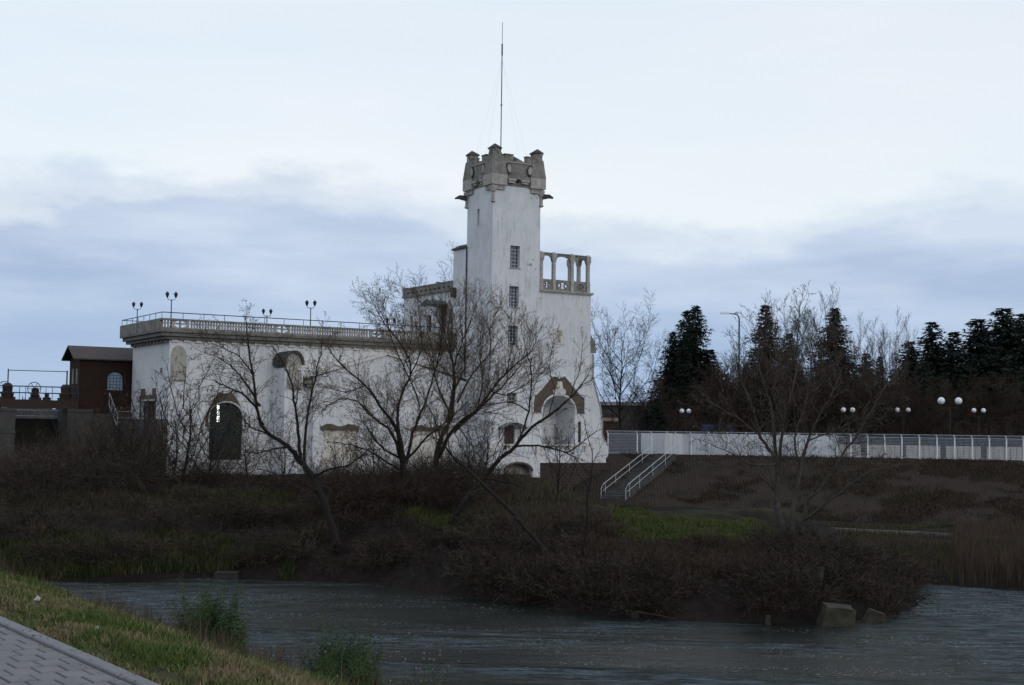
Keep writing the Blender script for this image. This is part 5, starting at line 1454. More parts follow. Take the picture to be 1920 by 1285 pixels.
# --- multi stemmed tree in the middle
cb = gb(760, 74)
ct = [[(762, 935, 74, .22), (756, 873, 74, .18), (746, 814, 73.5, .10), (723, 775, 73, .07), (684, 723, 72.5, .05), (635, 680, 72, .03), (614, 651, 71.5, .015)],
      [(757, 880, 74, .12), (737, 817, 74.5, .08), (691, 775, 75, .055), (671, 754, 75.5, .04), (635, 749, 76, .03), (605, 770, 76, .015)],
      [(758, 860, 74, .12), (746, 798, 74.3, .09), (750, 749, 74.5, .07), (769, 703, 74.5, .055), (763, 664, 74.5, .045), (723, 608, 74, .03), (700, 570, 74, .015)],
      [(760, 870, 74, .11), (775, 810, 75, .08), (789, 775, 75.5, .07), (808, 723, 76, .05), (826, 650, 76, .03), (830, 590, 76, .015)],
      [(789, 765, 75.3, .05), (769, 712, 75.5, .04), (743, 657, 76, .03), (728, 610, 76, .02), (716, 560, 76, .012)],
      [(750, 860, 74, .07), (715, 838, 73.5, .05), (690, 805, 73, .03), (680, 790, 73, .015)],
      [(745, 880, 74, .06), (700, 850, 75, .04), (660, 835, 75.5, .03), (620, 830, 76, .015)],
      [(765, 860, 74, .07), (800, 820, 73, .05), (850, 780, 72, .03), (880, 750, 72, .015)],
      [(684, 723, 72.5, .04), (650, 735, 72, .025), (612, 725, 71.5, .015)],
      [(769, 703, 74.5, .04), (790, 650, 73.8, .03), (785, 590, 73.5, .015)]]
CNT.append(limb_tree('spreading_tree', cb, ct, 'bare tree with several fanned stems in front of the gabled wall', 'tree', dict(up=.05, leaf=.26, kp=.7, rmin=.0055), 5, M_bark, M_twigw, dens=1.75, tw=1.5)[1])
# --- willow right of it
wb = gb(836, 77)
wt = [[(818, 930, 77, 0.203), (821, 840, 77, 0.172), (844, 788, 77, 0.140), (851, 732, 77, 0.101), (848, 677, 77, 0.062), (841, 624, 77, 0.031), (846, 575, 77, 0.012)],
      [(821, 860, 77, 0.125), (850, 805, 76, 0.101), (894, 769, 75, 0.078), (920, 734, 74.5, 0.062), (950, 698, 74, 0.043), (985, 669, 74, 0.027), (1009, 640, 74, 0.012)],
      [(850, 810, 77, 0.094), (909, 757, 78, 0.070), (944, 722, 78.5, 0.047), (974, 686, 79, 0.031), (990, 640, 79, 0.012)],
      [(838, 793, 77, 0.078), (850, 728, 76, 0.055), (853, 683, 75.5, 0.043), (873, 624, 75, 0.031), (894, 570, 75, 0.012)],
      [(858, 756, 77, 0.062), (888, 698, 77.5, 0.047), (918, 663, 78, 0.035), (920, 618, 78, 0.023), (935, 580, 78, 0.009)],
      [(845, 780, 77, 0.062), (820, 720, 78, 0.047), (812, 670, 78.5, 0.031), (800, 610, 79, 0.016), (796, 570, 79, 0.009)],
      [(851, 732, 77, 0.055), (870, 690, 76, 0.039), (868, 640, 75.5, 0.027), (862, 590, 75, 0.012)],
      [(894, 769, 75, 0.047), (905, 720, 74, 0.035), (900, 660, 73.5, 0.023), (905, 600, 73, 0.009)],
      [(920, 734, 74.5, 0.039), (950, 740, 74, 0.027), (985, 720, 73.5, 0.020), (1010, 700, 73, 0.009)],
      [(848, 677, 77, 0.039), (835, 640, 76.5, 0.023), (822, 600, 76, 0.012)],
      [(950, 698, 74, 0.031), (960, 650, 73.8, 0.020), (965, 600, 73.5, 0.009)],
      [(820, 880, 77, 0.094), (780, 905, 76, 0.055), (740, 925, 75, 0.039), (700, 935, 74.5, 0.023)],
      [(860, 800, 77, 0.047), (880, 830, 76, 0.031), (900, 860, 75, 0.016)]]
CNT.append(limb_tree('willow_tree', wb, wt, 'large bare willow with reddish olive twigs crowding the foot of the tower', 'tree', dict(up=.07, wob=.10, ang=(.25, .7), leaf=.04, lr=(.4, .7), kp=.65, rmin=.0055), 8, M_barkw, M_twigw, dens=1.7, tw=1.55)[1])
# --- dark branching tree reaching right in front of the portal
db = gb(862, 69)
dt = [[(846, 985, 69, .20), (872, 940, 69, .17), (905, 897, 69, .14), (938, 860, 69, .115), (962, 840, 69, .10), (986, 811, 69, .085), (1027, 781, 69, .065), (1068, 746, 69, .045), (1095, 716, 69, .03), (1110, 690, 69, .012)],
      [(962, 838, 69, .06), (1009, 836, 68.5, .05), (1050, 846, 68, .04), (1068, 846, 68, .035), (1104, 820, 68, .025), (1128, 805, 68, .012)],
      [(978, 820, 69, .06), (992, 769, 69.5, .05), (997, 704, 70, .035), (990, 670, 70, .025), (978, 620, 70.3, .012)],
      [(989, 770, 69.5, .04), (960, 755, 70, .028), (920, 758, 70.5, .02), (880, 765, 71, .012)],
      [(1068, 746, 69, .03), (1085, 700, 69.3, .02), (1092, 650, 69.5, .012)],
      [(1027, 781, 69, .03), (1040, 735, 68.6, .02), (1030, 690, 68.3, .015), (1036, 650, 68, .01)],
      [(1062, 846, 68, .03), (1090, 870, 67.8, .02), (1110, 900, 67.6, .012)],
      [(905, 897, 69, .06), (950, 905, 68.5, .03), (990, 920, 68, .015)]]
CNT.append(limb_tree('branching_tree', db, dt, 'dark tree with one long limb reaching right across the arched portal', 'tree', dict(leaf=.35, kp=.4), 12, M_bark, M_twig, dens=1.1, tw=1.0)[1])
# --- leaning bare pole and sapling
fb = gb(1045, 59)
ft = [[(1048, 1075, 59, .10), (1010, 1020, 59.5, .09), (960, 962, 60, .08), (900, 902, 60.5, .065), (864, 870, 61, .055), (831, 831, 61, .045), (812, 781, 61, .03), (795, 749, 61, .02), (772, 712, 61, .01)],
      [(864, 870, 61, .04), (845, 850, 60.5, .03), (838, 800, 60, .015)], [(831, 831, 61, .03), (800, 815, 61.5, .02), (770, 820, 62, .01)]]
CNT.append(limb_tree('fallen_tree', fb, ft, 'thin trunk slanting up to the left from the river bank', 'tree', dict(leaf=.5, kp=.1), 14, M_bark, M_twigw, dens=.5, tw=.6)[1])
sb = gb(1102, 60)
stt_ = [[(1096, 1060, 60, .05), (1100, 1000, 60, .045), (1101, 950, 60, .04), (1104, 914, 60, .035), (1112, 861, 60, .025), (1103, 825, 60, .02), (1095, 785, 60, .01)], [(1104, 914, 60, .02), (1085, 890, 60, .015), (1072, 860, 60, .01)], [(1112, 865, 60, .02), (1128, 835, 60, .012)]]
CNT.append(limb_tree('sapling', sb, stt_, 'slim sapling standing on the bank in front of the stairs', 'tree', dict(leaf=.6, kp=.1), 15, M_bark, M_twig, dens=.8, tw=.55)[1])
# --- tree on the right end of the island
rb2 = gb(1466, 62)
rt = [[(1472, 1010, 62, .19), (1459, 960, 62, .16), (1456, 931, 62, .13), (1454, 862, 61.7, .09), (1428, 821, 61.5, .065), (1411, 766, 61, .05), (1394, 725, 61, .035), (1378, 660, 60.5, .015)],
      [(1457, 940, 62, .11), (1457, 897, 62, .10), (1452, 811, 62.5, .07), (1445, 760, 63, .05), (1432, 719, 63, .04), (1421, 674, 63, .03), (1413, 610, 63, .012)],
      [(1458, 900, 62, .10), (1462, 862, 62, .08), (1469, 794, 61.5, .06), (1483, 743, 61, .045), (1493, 691, 61, .035), (1495, 640, 61, .025), (1500, 575, 61, .012)],
      [(1485, 1010, 61.5, .14), (1490, 948, 61.5, .12), (1500, 880, 61.5, .09), (1514, 828, 61.5, .06), (1530, 790, 61.3, .045), (1556, 745, 61, .03), (1580, 690, 61, .012)],
      [(1500, 1000, 61.5, .12), (1516, 940, 61, .09), (1539, 915, 60.8, .07), (1578, 853, 60.5, .05), (1608, 814, 60.3, .04), (1631, 775, 60, .03), (1662, 722, 60, .012)],
      [(1510, 975, 61, .07), (1560, 935, 60, .05), (1600, 905, 59.5, .045), (1640, 882, 59, .035), (1690, 872, 58.5, .02)],
      [(1455, 870, 61.7, .05), (1415, 872, 61, .03), (1370, 850, 60.5, .025), (1320, 828, 60, .012)],
      [(1454, 920, 62, .05), (1420, 890, 61.5, .03), (1385, 880, 61, .02), (1340, 870, 60.7, .012)],
      [(1500, 880, 61.5, .06), (1490, 820, 62, .045), (1510, 760, 62.3, .03), (1520, 690, 62.6, .02), (1530, 620, 63, .012)],
      [(1469, 794, 61.5, .04), (1450, 740, 61, .03), (1460, 680, 60.6, .02), (1452, 620, 60.3, .012)],
      [(1428, 821, 61.5, .04), (1390, 790, 61, .03), (1350, 765, 60.5, .02), (1320, 750, 60, .012)],
      [(1514, 828, 61.5, .04), (1560, 810, 61, .03), (1600, 790, 60.6, .02), (1650, 770, 60.3, .012)]]
CNT.append(limb_tree('island_tree', rb2, rt, 'tall sparse multi stemmed tree with pale bark at the right end of the island', 'tree', dict(leaf=.12, kp=.5, up=.04, rmin=.007), 17, M_barkp, M_twigp, dens=1.6, tw=1.15)[1])

# --- standing bare trees: prototypes and copies
protos = []
for k, (h, sp_r, sd_, tm_, wm3, cf, n_, tw_) in enumerate([
        (14.5, 4.2, 31, M_bark, M_twig, dict(up=.03, leaf=.05, rmin=.009, kp=.8), 15, 1.7),
        (13.5, 2.0, 32, M_barkp, M_twigp, dict(up=.12, leaf=.2, wob=.08, ang=(.2, .6), rmin=.008, kp=.8), 15, 1.6),
        (12.0, 2.6, 33, M_barkw, M_twigr, dict(up=.09, leaf=.10, wob=.1, ang=(.25, .8), rmin=.012, kp=1.0), 18, 1.7),
        (4.6, 1.1, 34, M_bark, M_twigr, dict(up=.06, leaf=.12, wob=.12, seg=.28, rmin=.006), 9, .75)]):
    e, c_ = auto_tree('bare_tree' if k < 3 else 'young_tree', h, sp_r, sd_, tm_, wm3, cf, n_, .9, tw_, 2, .17 if k < 3 else .06, .12)
    protos.append((e, h)); CNT.append(c_)
used = set()
def place(k, px, ytop, Y, label, ws=1.0, rz=None, group=None, cat='tree', zb=None):
    p = P(px, ytop, Y); z0 = hz_(p.x, Y) if zb is None else zb; e, h = protos[k]
    o = e if k not in used else dup(e); used.add(k)
    s = (p.z - z0) / (h * (1.16 if k == 1 else 1.06)); o.location = (p.x, Y, z0 - .05); o.scale = (s * ws, s * ws, s); o.rotation_euler = (0, 0, rnd.uniform(0, 6.28) if rz is None else rz)
    return tag(o, label, cat, group)
GB_ = 'bare trees behind the promenade fence'
place(0, 1165, 572, 140, 'bare spreading tree with dark crown just right of the tower', 1.0)
place(1, 1385, 640, 134, 'pale bare tree right of the big spruce around the street lamp', 1.1, group=GB_)
place(1, 1470, 560, 136, 'tall pale bare tree left of the middle spruce tops', 1.1, group=GB_)
place(1, 1525, 548, 137, 'tallest pale bare tree whose top twigs rise beside a spruce', 1.1, group=GB_)
place(1, 1625, 600, 139, 'pale bare tree between two dark spruces right of the island tree', 1.0, group=GB_)
place(1, 1680, 592, 141, 'slender pale bare tree at the left end of the dark spruce row', .9, group=GB_)
place(2, 1420, 690, 130, 'brown bare tree behind the left stems of the island tree', 1.5, group=GB_)
place(2, 1350, 690, 129, 'low brown bare tree in front of the big spruce', 1.4, group=GB_)
place(2, 1500, 695, 129, 'brown bare tree behind the middle of the island tree', 1.5, group=GB_)
place(2, 1590, 705, 129, 'brown bare tree below the gap between the spruces', 1.4, group=GB_)
place(2, 1665, 725, 130, 'brown bare tree left of the largest globe lamps', 1.5, group=GB_)
place(2, 1725, 720, 128, 'dull brown bare tree close to the left of the largest globe lamps', 1.5, group=GB_)
place(2, 1820, 715, 133, 'dull brown bare tree right of the largest globe lamps', 1.7, group=GB_)
place(2, 1895, 720, 131, 'dull brown bare tree at the right edge above the fence', 1.7, group=GB_)
place(2, 1455, 700, 131, 'brown bare tree behind the tall left stem of the island tree', 1.5, group=GB_)
place(2, 1545, 705, 132, 'brown bare tree in front of the open layered spruce', 1.5, group=GB_)
place(2, 1375, 690, 133, 'brown bare tree around the post of the street lamp', 1.4, group=GB_)
place(2, 1630, 705, 133, 'brown bare tree in front of the small pointed spruce', 1.5, group=GB_)
place(2, 1205, 720, 132, 'low brown bare tree between the tower and the big spruce', 1.3, group=GB_)
place(0, 812, 500, 142, 'bare tree showing its twigs above the rear parapet', 1.0, zb=4.9)
GY = 'young bare trees along the foot of the hall'
for px, yt, Y, ws, lab in [(352, 690, 84, 1.3, 'young bare tree in front of the corner pilaster'), (300, 730, 86, 1.2, 'young bare tree before the end window of the hall'),
                           (395, 745, 82, 1.2, 'young bare tree left of the lit arched window'), (258, 740, 82, 1.4, 'young bare tree at the left end of the white wall'),
                           (468, 770, 85, 1.2, 'young bare tree right of the lit arched window'), (640, 815, 80, 1.4, 'low young tree under the left brown window head'),
                           (700, 790, 82, 1.4, 'low young tree between the two brown window heads'), (205, 770, 84, 1.5, 'young bare tree under the gatehouse'), (165, 800, 85, 1.6, 'young bare tree in front of the concrete sluice pier'), (232, 775, 80, 1.5, 'young bare tree left of the corner of the grey apron wall'), (325, 760, 80, 1.5, 'young bare tree in front of the right end of the apron wall'), (275, 800, 78, 1.5, 'low young tree in front of the grey apron wall'), (530, 800, 79, 1.4, 'low young tree before the projecting pier with the arched hood'),
                           (90, 840, 86, 1.6, 'young bare tree in the dark sluice opening'), (910, 770, 84, 1.3, 'young bare tree at the left corner of the entrance terrace'),
                           (1050, 800, 83, 1.3, 'young bare tree before the terrace balusters'), (880, 800, 75, 1.4, 'young bare tree beneath the willow')]:
    place(3, px, yt, Y, lab, ws, group=GY)

# --- conifers
def conifer(h, w, seed, droop=.25, n=30, top=.0):
    rg = np.random.RandomState(seed); e = empty('spruce_tree'); V = []; cnt = 0
    lv = int(h / .30)
    for i in range(lv):
        f = (i + .5) / lv; z = .6 + (h - .6) * f; R_ = w * (1 - f) ** .68 * (1 + .14 * math.sin(i * 1.7 + seed)) + .10
        nb = max(7, int(n * (.3 + .7 * (1 - f))))
        for k in range(nb):
            a = rg.uniform(0, 6.283); L = R_ * rg.uniform(.55, 1.12); dirv = np.array([math.cos(a), math.sin(a), 0]); sd_ = np.array([-dirv[1], dirv[0], 0])
            m = max(2, int(L / .26))
            for j in range(m):
                g_ = (j + rg.uniform(.2, 1)) / m; lift = .5 * max(0, f - .55)
                c = np.array([0, 0, z]) + dirv * (L * g_) + np.array([0, 0, -droop * L * g_ * g_ + lift * L * g_ + .12 * L * max(0, g_ - .7)])
                for q in range(3):
                    s = rg.uniform(.15, .30) * (1.2 - .5 * g_); ax = dirv * rg.uniform(.4, 1) + sd_ * rg.uniform(-1, 1) + np.array([0, 0, rg.uniform(-.7, .25)])
                    bx = np.cross(ax, rg.normal(size=3)); bx /= np.linalg.norm(bx) + 1e-6; cc = c + rg.normal(size=3) * .07
                    V += [cc - bx * s * .33, cc + ax * s * 1.5, cc + bx * s * .33]
    V = np.array(V); tag(np_mesh('foliage', V, np.arange(len(V)).reshape(-1, 3), M_needle, e), kind='stuff')
    m = MB(); m.tube([(0, 0, 0), (0, 0, h * .5), (0, 0, h)], [.18, .1, .02], 6); m.build('trunk', M_bark, e)
    return e, h, len(V) // 3
cps = [conifer(13.5, 4.0, 1, .22, 40), conifer(12.0, 3.3, 2, .12, 36), conifer(12.5, 4.7, 3, .02, 40)]
cu = set()
CG = 'dark spruces behind the promenade fence'
for k, px, yt, Y, ws, lab in [
        (0, 1304, 573, 143, 1.05, 'tallest of the dark spruces left of the street lamp'), (1, 1288, 582, 146, 1.05, 'dark spruce close behind the left of the tallest spruce'),
        (0, 1262, 622, 145, 1.1, 'leftmost dark spruce of the big clump'), (1, 1332, 655, 142, 1.2, 'lower dark spruce at the right side of the big clump'),
        (1, 1435, 572, 141, 1.0, 'narrow spruce with a pointed top right of the street lamp'), (0, 1565, 578, 141, 1.15, 'open layered spruce in the middle of the bare trees'),
        (1, 1480, 625, 150, 1.0, 'dark spruce half hidden between the pale bare trees'), (1, 1625, 662, 148, 1.2, 'small spruce right of the open layered spruce'),
        (1, 1650, 668, 152, .8, 'small pointed spruce left of the wide spruce'), (2, 1705, 640, 144, 1.25, 'wide spruce with sloping top left of the largest lamps'),
        (1, 1748, 603, 149, 1.35, 'spruce with twin tip above the largest lamps'), (1, 1788, 622, 150, 1.3, 'slim spruce right of the twin tip spruce'),
        (2, 1832, 598, 146, 1.45, 'broad dark spruce left of the tallest right hand spruce'), (2, 1880, 578, 145, 1.5, 'tallest dark spruce near the right edge'),
        (2, 1922, 588, 147, 1.5, 'dark spruce cut by the right edge of the view'), (2, 1960, 600, 144, 1.2, 'dark spruce beyond the right edge'),
        (2, 1772, 655, 153, 1.6, 'low wide spruce behind the largest lamps'), (2, 1675, 700, 154, 1.2, 'low spruce behind the brown twigs'),
        (1, 1232, 745, 128, 1.5, 'small dark thuja beside the left end of the white wall'), (1, 1212, 765, 127, 1.5, 'small dark thuja leftmost behind the fence gate'),
        (1, 1360, 700, 152, 1.4, 'low spruce behind the foot of the street lamp'), (2, 1400, 712, 152, 1.2, 'low spruce behind the left pale bare tree'), (2, 1500, 700, 154, 1.3, 'low dark spruce behind the middle pale trees'), (2, 1852, 640, 150, 1.6, 'low dense spruce under the broad spruce'), (2, 1925, 690, 137, 1.4, 'low dense spruce at the right edge')]:
    e, h, _ = cps[k]; o = e if k not in cu else dup(e); cu.add(k); p = P(px, yt, Y); s = (p.z - TOP) / h
    o.location = (p.x, Y, TOP - .05); o.scale = (s * ws, s * ws, s); o.rotation_euler = (0, 0, rnd.uniform(0, 6.28)); tag(o, lab, 'conifer', CG)

# --- undergrowth: arching stems, one mass
def bush(seed, h, w, n, cfg={}):
    rg = random.Random(seed); S = []; c = dict(BASE); c.update(dict(seg=.22, wob=.18, up=0, droop=.22, kids=2, kp=.1, rmin=.007)); c.update(cfg)
    for _ in range(n):
        a = rg.uniform(0, 6.28); q = rg.random() ** .5 * w * .5; tilt = rg.uniform(.1, .9)
        grow(S, None, Vector((math.cos(a) * q, math.sin(a) * q, 0)), Vector((math.cos(a) * tilt, math.sin(a) * tilt, 1)).normalized(), h * rg.uniform(.5, 1.1), .012, 1, c, rg)
    return np.array(S)
bushes = [bush(s_, 1.5, 1.8, 50) for s_ in (51, 52, 53)] + [bush(54, 2.4, 1.6, 30, dict(droop=.08))]
rs_ = np.random.RandomState(4)
def scatter(spots, name, mat_, label, kinds=(0, 1, 2)):
    VV_ = []; FF_ = []; off = 0
    for x, y, sc, kz in spots:
        B = bushes[kinds[rs_.randint(len(kinds))]] if kz is None else bushes[kz]
        a = rs_.uniform(0, 6.28); c_, s_2 = math.cos(a), math.sin(a); S = B.copy()
        for o_ in (0, 3):
            X_, Y_ = S[:, o_].copy(), S[:, o_ + 1].copy(); S[:, o_] = (X_ * c_ - Y_ * s_2) * sc + x; S[:, o_ + 1] = (X_ * s_2 + Y_ * c_) * sc + y; S[:, o_ + 2] = S[:, o_ + 2] * sc
        z = hz_(x, y) - .05; S[:, 2] += z; S[:, 5] += z
        V, F = seg_arrays(S, 1); VV_.append(V); FF_.append(F + off); off += len(V)
    o = np_mesh(name, np.concatenate(VV_), np.concatenate(FF_), mat_); return tag(o, label, kind='stuff')
def inv_x(px, Y): return P(px, 950, Y).x
spots = []
def shoreY(px):  # shoreline depth in this column
    a = np.array([q[0] for q in shore_px[:12]]); b = np.array([shore[i].y for i in range(12)]); return float(np.interp(px, a, b))
for _ in range(150):
    px = rs_.uniform(-40, 1700); sy = shoreY(px); Y = sy + rs_.uniform(.3, 11) ; spots.append((inv_x(px, Y), Y, rs_.uniform(.5, .95), None))
for _ in range(26):
    px = rs_.uniform(900, 1290); sy = shoreY(px); Y = sy + rs_.uniform(.2, 3.0); spots.append((inv_x(px, Y), Y, rs_.uniform(.6, 1.0), None))
for _ in range(44):
    px = rs_.uniform(1440, 1700); sy = shoreY(px); Y = sy + rs_.uniform(.5, 12); spots.append((inv_x(px, Y), Y, rs_.uniform(.7, 1.15), None))
for _ in range(34):
    px = rs_.uniform(-40, 330); Y = rs_.uniform(74, 92); spots.append((inv_x(px, Y), Y, rs_.uniform(1.0, 1.7), None))
for _ in range(34):
    px = rs_.uniform(330, 960); Y = rs_.uniform(74, 90); spots.append((inv_x(px, Y), Y, rs_.uniform(.6, 1.1), None))
spots = [q for q in spots if not (1150 < q[0] / q[1] * 2600 + 960 < 1450 and q[1] - shoreY(q[0] / q[1] * 2600 + 960) > (8.3 if rs_.rand() < .4 else 3.2))]
spp = [sp__ for i_, sp__ in enumerate(spots) if i_ % 4 == 0 and sp__[0] / sp__[1] < .06]
scatter([(x, y + .6, s__ * 1.12, None) for x, y, s__, k__ in spp], 'pale_undergrowth', M_palestem, 'paler dead stems standing among the brambles')
scatter(spots, 'undergrowth', M_bramble, 'dark tangled brambles and bare shrubs covering the river bank')
spots = []
for _ in range(70):
    px = rs_.uniform(590, 935); Y = rs_.uniform(72, 80); spots.append((inv_x(px, Y), Y, rs_.uniform(.6, 1.0) + (.45 if 690 < px < 900 else 0) * rs_.rand(), 3))
for _ in range(30):
    px = rs_.uniform(1130, 1920); Y = rs_.uniform(122.5, 127); spots.append((inv_x(px, Y), Y, rs_.uniform(1.0, 1.4), 3))
for _ in range(26):
    px = rs_.uniform(40, 420); Y = rs_.uniform(80, 92); spots.append((inv_x(px, Y), Y, rs_.uniform(1.0, 1.7), 3))
for _ in range(60):
    px = rs_.uniform(1225, 1960); Y = rs_.uniform(129, 137); spots.append((inv_x(px, Y), Y, rs_.uniform(1.8, 3.0), 3))
scatter(spots, 'osier_thicket', M_twigr, 'upright reddish brown osier shoots under the trees and behind the fence')

# far tree line
rf = np.random.RandomState(9); Vt = []
for xr0, xr1, Y, hh2, cnt_ in ((-190, -60, 330, 9, 9000), (-60, 190, 330, 7, 9000)):
    xq = rf.uniform(xr0, xr1, cnt_); top_ = hh2 * (.55 + .25 * np.sin(xq * .11) + .2 * np.sin(xq * .37 + 1)); zq = TOP + rf.uniform(0, 1, cnt_) ** .8 * top_
    c = np.stack([xq, Y + rf.uniform(-8, 8, cnt_), zq], 1); a = rf.normal(size=(cnt_, 3)) * .9; b = rf.normal(size=(cnt_, 3)) * .9
    Vt.append(np.stack([c, c + a, c + b], 1).reshape(-1, 3))
Vt = np.concatenate(Vt); tag(np_mesh('far_woods', Vt, np.arange(len(Vt)).reshape(-1, 3), M_twigr), 'distant low line of trees', kind='stuff')


# --- grass, reeds: strips
def blades(name, X, Y, hgt, wid, mat_, label, lean=.35, seed=1, segs=2, z=None):
    r_ = np.random.RandomState(seed); n = len(X); Z = H(X, Y) - .02 if z is None else z; a = r_.uniform(0, 6.283, n); b = np.stack([np.cos(a), np.sin(a), 0 * a], 1)
    t = r_.uniform(0, 6.283, n); ln = np.stack([np.cos(t), np.sin(t), 0 * t], 1) * (r_.uniform(0, 1, n) * lean * hgt)[:, None]
    p = np.stack([X, Y, Z], 1); up_ = np.array([[0, 0, 1.]]); w = (wid * r_.uniform(.6, 1.3, n))[:, None]; h_ = hgt[:, None]
    V = np.stack([p - b * w, p + b * w, p + ln * .35 + up_ * h_ * .55 + b * w * .8, p + ln * .35 + up_ * h_ * .55 - b * w * .8, p + ln + up_ * h_], 1)
    base = (np.arange(n) * 5)[:, None]
    F = np.concatenate([base + np.array([[0, 1, 2]]), base + np.array([[0, 2, 3]]), base + np.array([[3, 2, 4]])], 0)
    return tag(np_mesh(name, V.reshape(-1, 3), F, mat_), label, kind='stuff')
# near bank grass: denser close to the camera
rr0 = np.random.RandomState(21)
n = 210000
Yq = 8 + 20 * rr0.uniform(0, 1, n) ** 1.35; tq = rr0.uniform(-.40, .02, n); Xq = tq * Yq
sq = EN.x * (Xq - EA.x) + EN.y * (Yq - EA.y); k = (sq > .035) & (sq < 4.6)
Xq, Yq, sq = Xq[k], Yq[k], sq[k]
cl = .5 + .5 * hnoise(Xq, Yq, 3.1, 1)
hq = (.05 + .05 * cl + .10 * np.clip(sq - 1.6, 0, 2)) * rr0.uniform(.5, 1.3, len(Xq)); hq = np.where(sq < .3, hq * .6, hq)
blades('grass', Xq, Yq, hq, .0045 + .0004 * (Yq - 8), M_grass, 'green and straw coloured grass on the near bank beside the path', 0.9, 22)
M_stalk = leafmat('verge_stalks', [(0.03, 0.032, 0.014), (0.07, 0.05, 0.032), (0.13, 0.095, 0.06)], 2.0)
# dry stalks on the lower near bank
n = 30000; Yq = 10 + 22 * rr0.uniform(0, 1, n); tq = rr0.uniform(-.40, -.02, n); Xq = tq * Yq; sq = EN.x * (Xq - EA.x) + EN.y * (Yq - EA.y)
cl = hnoise(Xq, Yq, 1.3, 7); k = (sq > 1.5) & (sq < 4.4) & (cl + .35 * (sq - 2.2) + rr0.normal(0, .25, n) > .15); Xq, Yq = Xq[k], Yq[k]
blades('dry_stalks', Xq, Yq, rr0.uniform(.10, .42, len(Xq)), .004 + 0 * Xq, M_stalk, 'dry brown stalks along the lower edge of the near bank', .5, 23)
# island grass
n = 42000; pxq = rr0.uniform(380, 1460, n); dq = rr0.uniform(9.5, 17, n); syq = np.array([shoreY(a) for a in pxq]); Yq = syq + dq
Xq = (pxq - 960) / 2600 * Yq; cl = hnoise(Xq, Yq, .45, 3) + .5 * hnoise(Xq, Yq, 1.5, 8)
k = (cl > .15) | (pxq > 1150); Xq, Yq = Xq[k], Yq[k]
M_igrass = leafmat('island_grass', [(0.028, 0.045, 0.010), (0.05, 0.078, 0.016), (0.075, 0.085, 0.022), (0.10, 0.08, 0.035)], .5)
blades('island_grass', Xq, Yq, rr0.uniform(.10, .32, len(Xq)), .02 + 0 * Xq, M_igrass, 'green grass strip along the top of the island', .7, 24)
n = 34000; pxq = rr0.uniform(880, 1440, n); dq = rr0.uniform(4, 15, n); dq = np.where(pxq > 1150, 2 + dq * .42, dq); syq = np.array([shoreY(a) for a in pxq]); Yq = syq + dq; Xq = (pxq - 960) / 2600 * Yq
blades('dry_grass', Xq, Yq, rr0.uniform(.2, .55, n), .012 + 0 * Xq, M_reed, 'tufts of dry brown grass on the island slope', .6, 25)
n = 42000; pxq = rr0.uniform(1165, 1470, n); dq = rr0.uniform(16.6, 20.2, n) + .5 * np.sin(pxq * .05); syq = np.array([shoreY(a) for a in pxq]); Yq = syq + dq; Xq = (pxq - 960) / 2600 * Yq
M_lawn = leafmat('lawn_blades', [(0.035, 0.042, 0.016), (0.052, 0.078, 0.020), (0.085, 0.105, 0.032), (0.10, 0.09, 0.045)], .6)
blades('lawn_strip', Xq, Yq, rr0.uniform(.06, .2, n), .016 + 0 * Xq, M_lawn, 'bright green lawn strip on the island ridge in front of the stone slope', .8, 30)
n = 70000; pxq = rr0.uniform(-30, 1215, n); Yq = rr0.uniform(72, 105, n); Xq = (pxq - 960) / 2600 * Yq
k = (pxq > 940) | (Yq < 92); Xq, Yq, pxq = Xq[k], Yq[k], pxq[k]
M_mead = leafmat('meadow_blades', [(0.016, 0.015, 0.008), (0.038, 0.032, 0.016), (0.075, 0.060, 0.034), (0.038, 0.052, 0.014)], .35)
blades('rough_grass', Xq, Yq, rr0.uniform(.12, .5, len(Xq)), .018 + 0 * Xq, M_mead, 'rough brown and green grass between the bank and the hall', .8, 33)
# left bank green weeds by the water
n = 26000; pxq = rr0.uniform(-20, 560, n); dq = rr0.uniform(.2, 4.5, n); syq = np.array([shoreY(max(a, 180)) for a in pxq]); Yq = syq + dq + np.where(pxq < 180, 0, 0); Xq = (pxq - 960) / 2600 * Yq
cl = hnoise(Xq, Yq, .8, 4); k = cl > -.45; Xq, Yq = Xq[k], Yq[k]
M_wgrass = leafmat('waterside_weeds', [(0.012, 0.018, 0.006), (0.024, 0.034, 0.011), (0.05, 0.052, 0.018), (0.08, 0.06, 0.03)], .4)
blades('waterside_weeds', Xq, Yq, rr0.uniform(.2, .65, len(Xq)), .022 + 0 * Xq, M_wgrass, 'dull green and straw weeds along the left waterline', .6, 26)
# reed bed on the right
n = 60000; Xq = rr0.uniform(15, 42, n); Yq = rr0.uniform(61, 98, n)
hq_ = H(Xq, Yq); cl = hnoise(Xq, Yq, .5, 6); k = (hq_ > .03) & (hq_ < 1.2) & ((cl > -.55) | (Yq < 70)); Xq, Yq = Xq[k], Yq[k]
pxr = Xq / Yq * 2600 + 960
hq = np.where(pxr > 1790, rr0.uniform(.7, 2.2, len(Xq)) * (.72 + .28 * hnoise(Xq, Yq, 1.3, 2)), rr0.uniform(.35, 1.0, len(Xq))); hq = np.where(Yq > 80, hq * .5, hq)
k = rr0.uniform(0, 1, len(Xq)) < np.where(pxr > 1780, 1, .55); Xq, Yq, hq = Xq[k], Yq[k], hq[k]
gk = (Xq / Yq * 2600 + 960 < 1790) & (hnoise(Xq, Yq, .7, 3) > -.1)
blades('reed_bed_weeds', Xq[gk], Yq[gk], hq[gk] * .8, .02 + 0 * Xq[gk], M_wgrass, 'green and straw weeds on the low right bank beside the reeds', .5, 29)
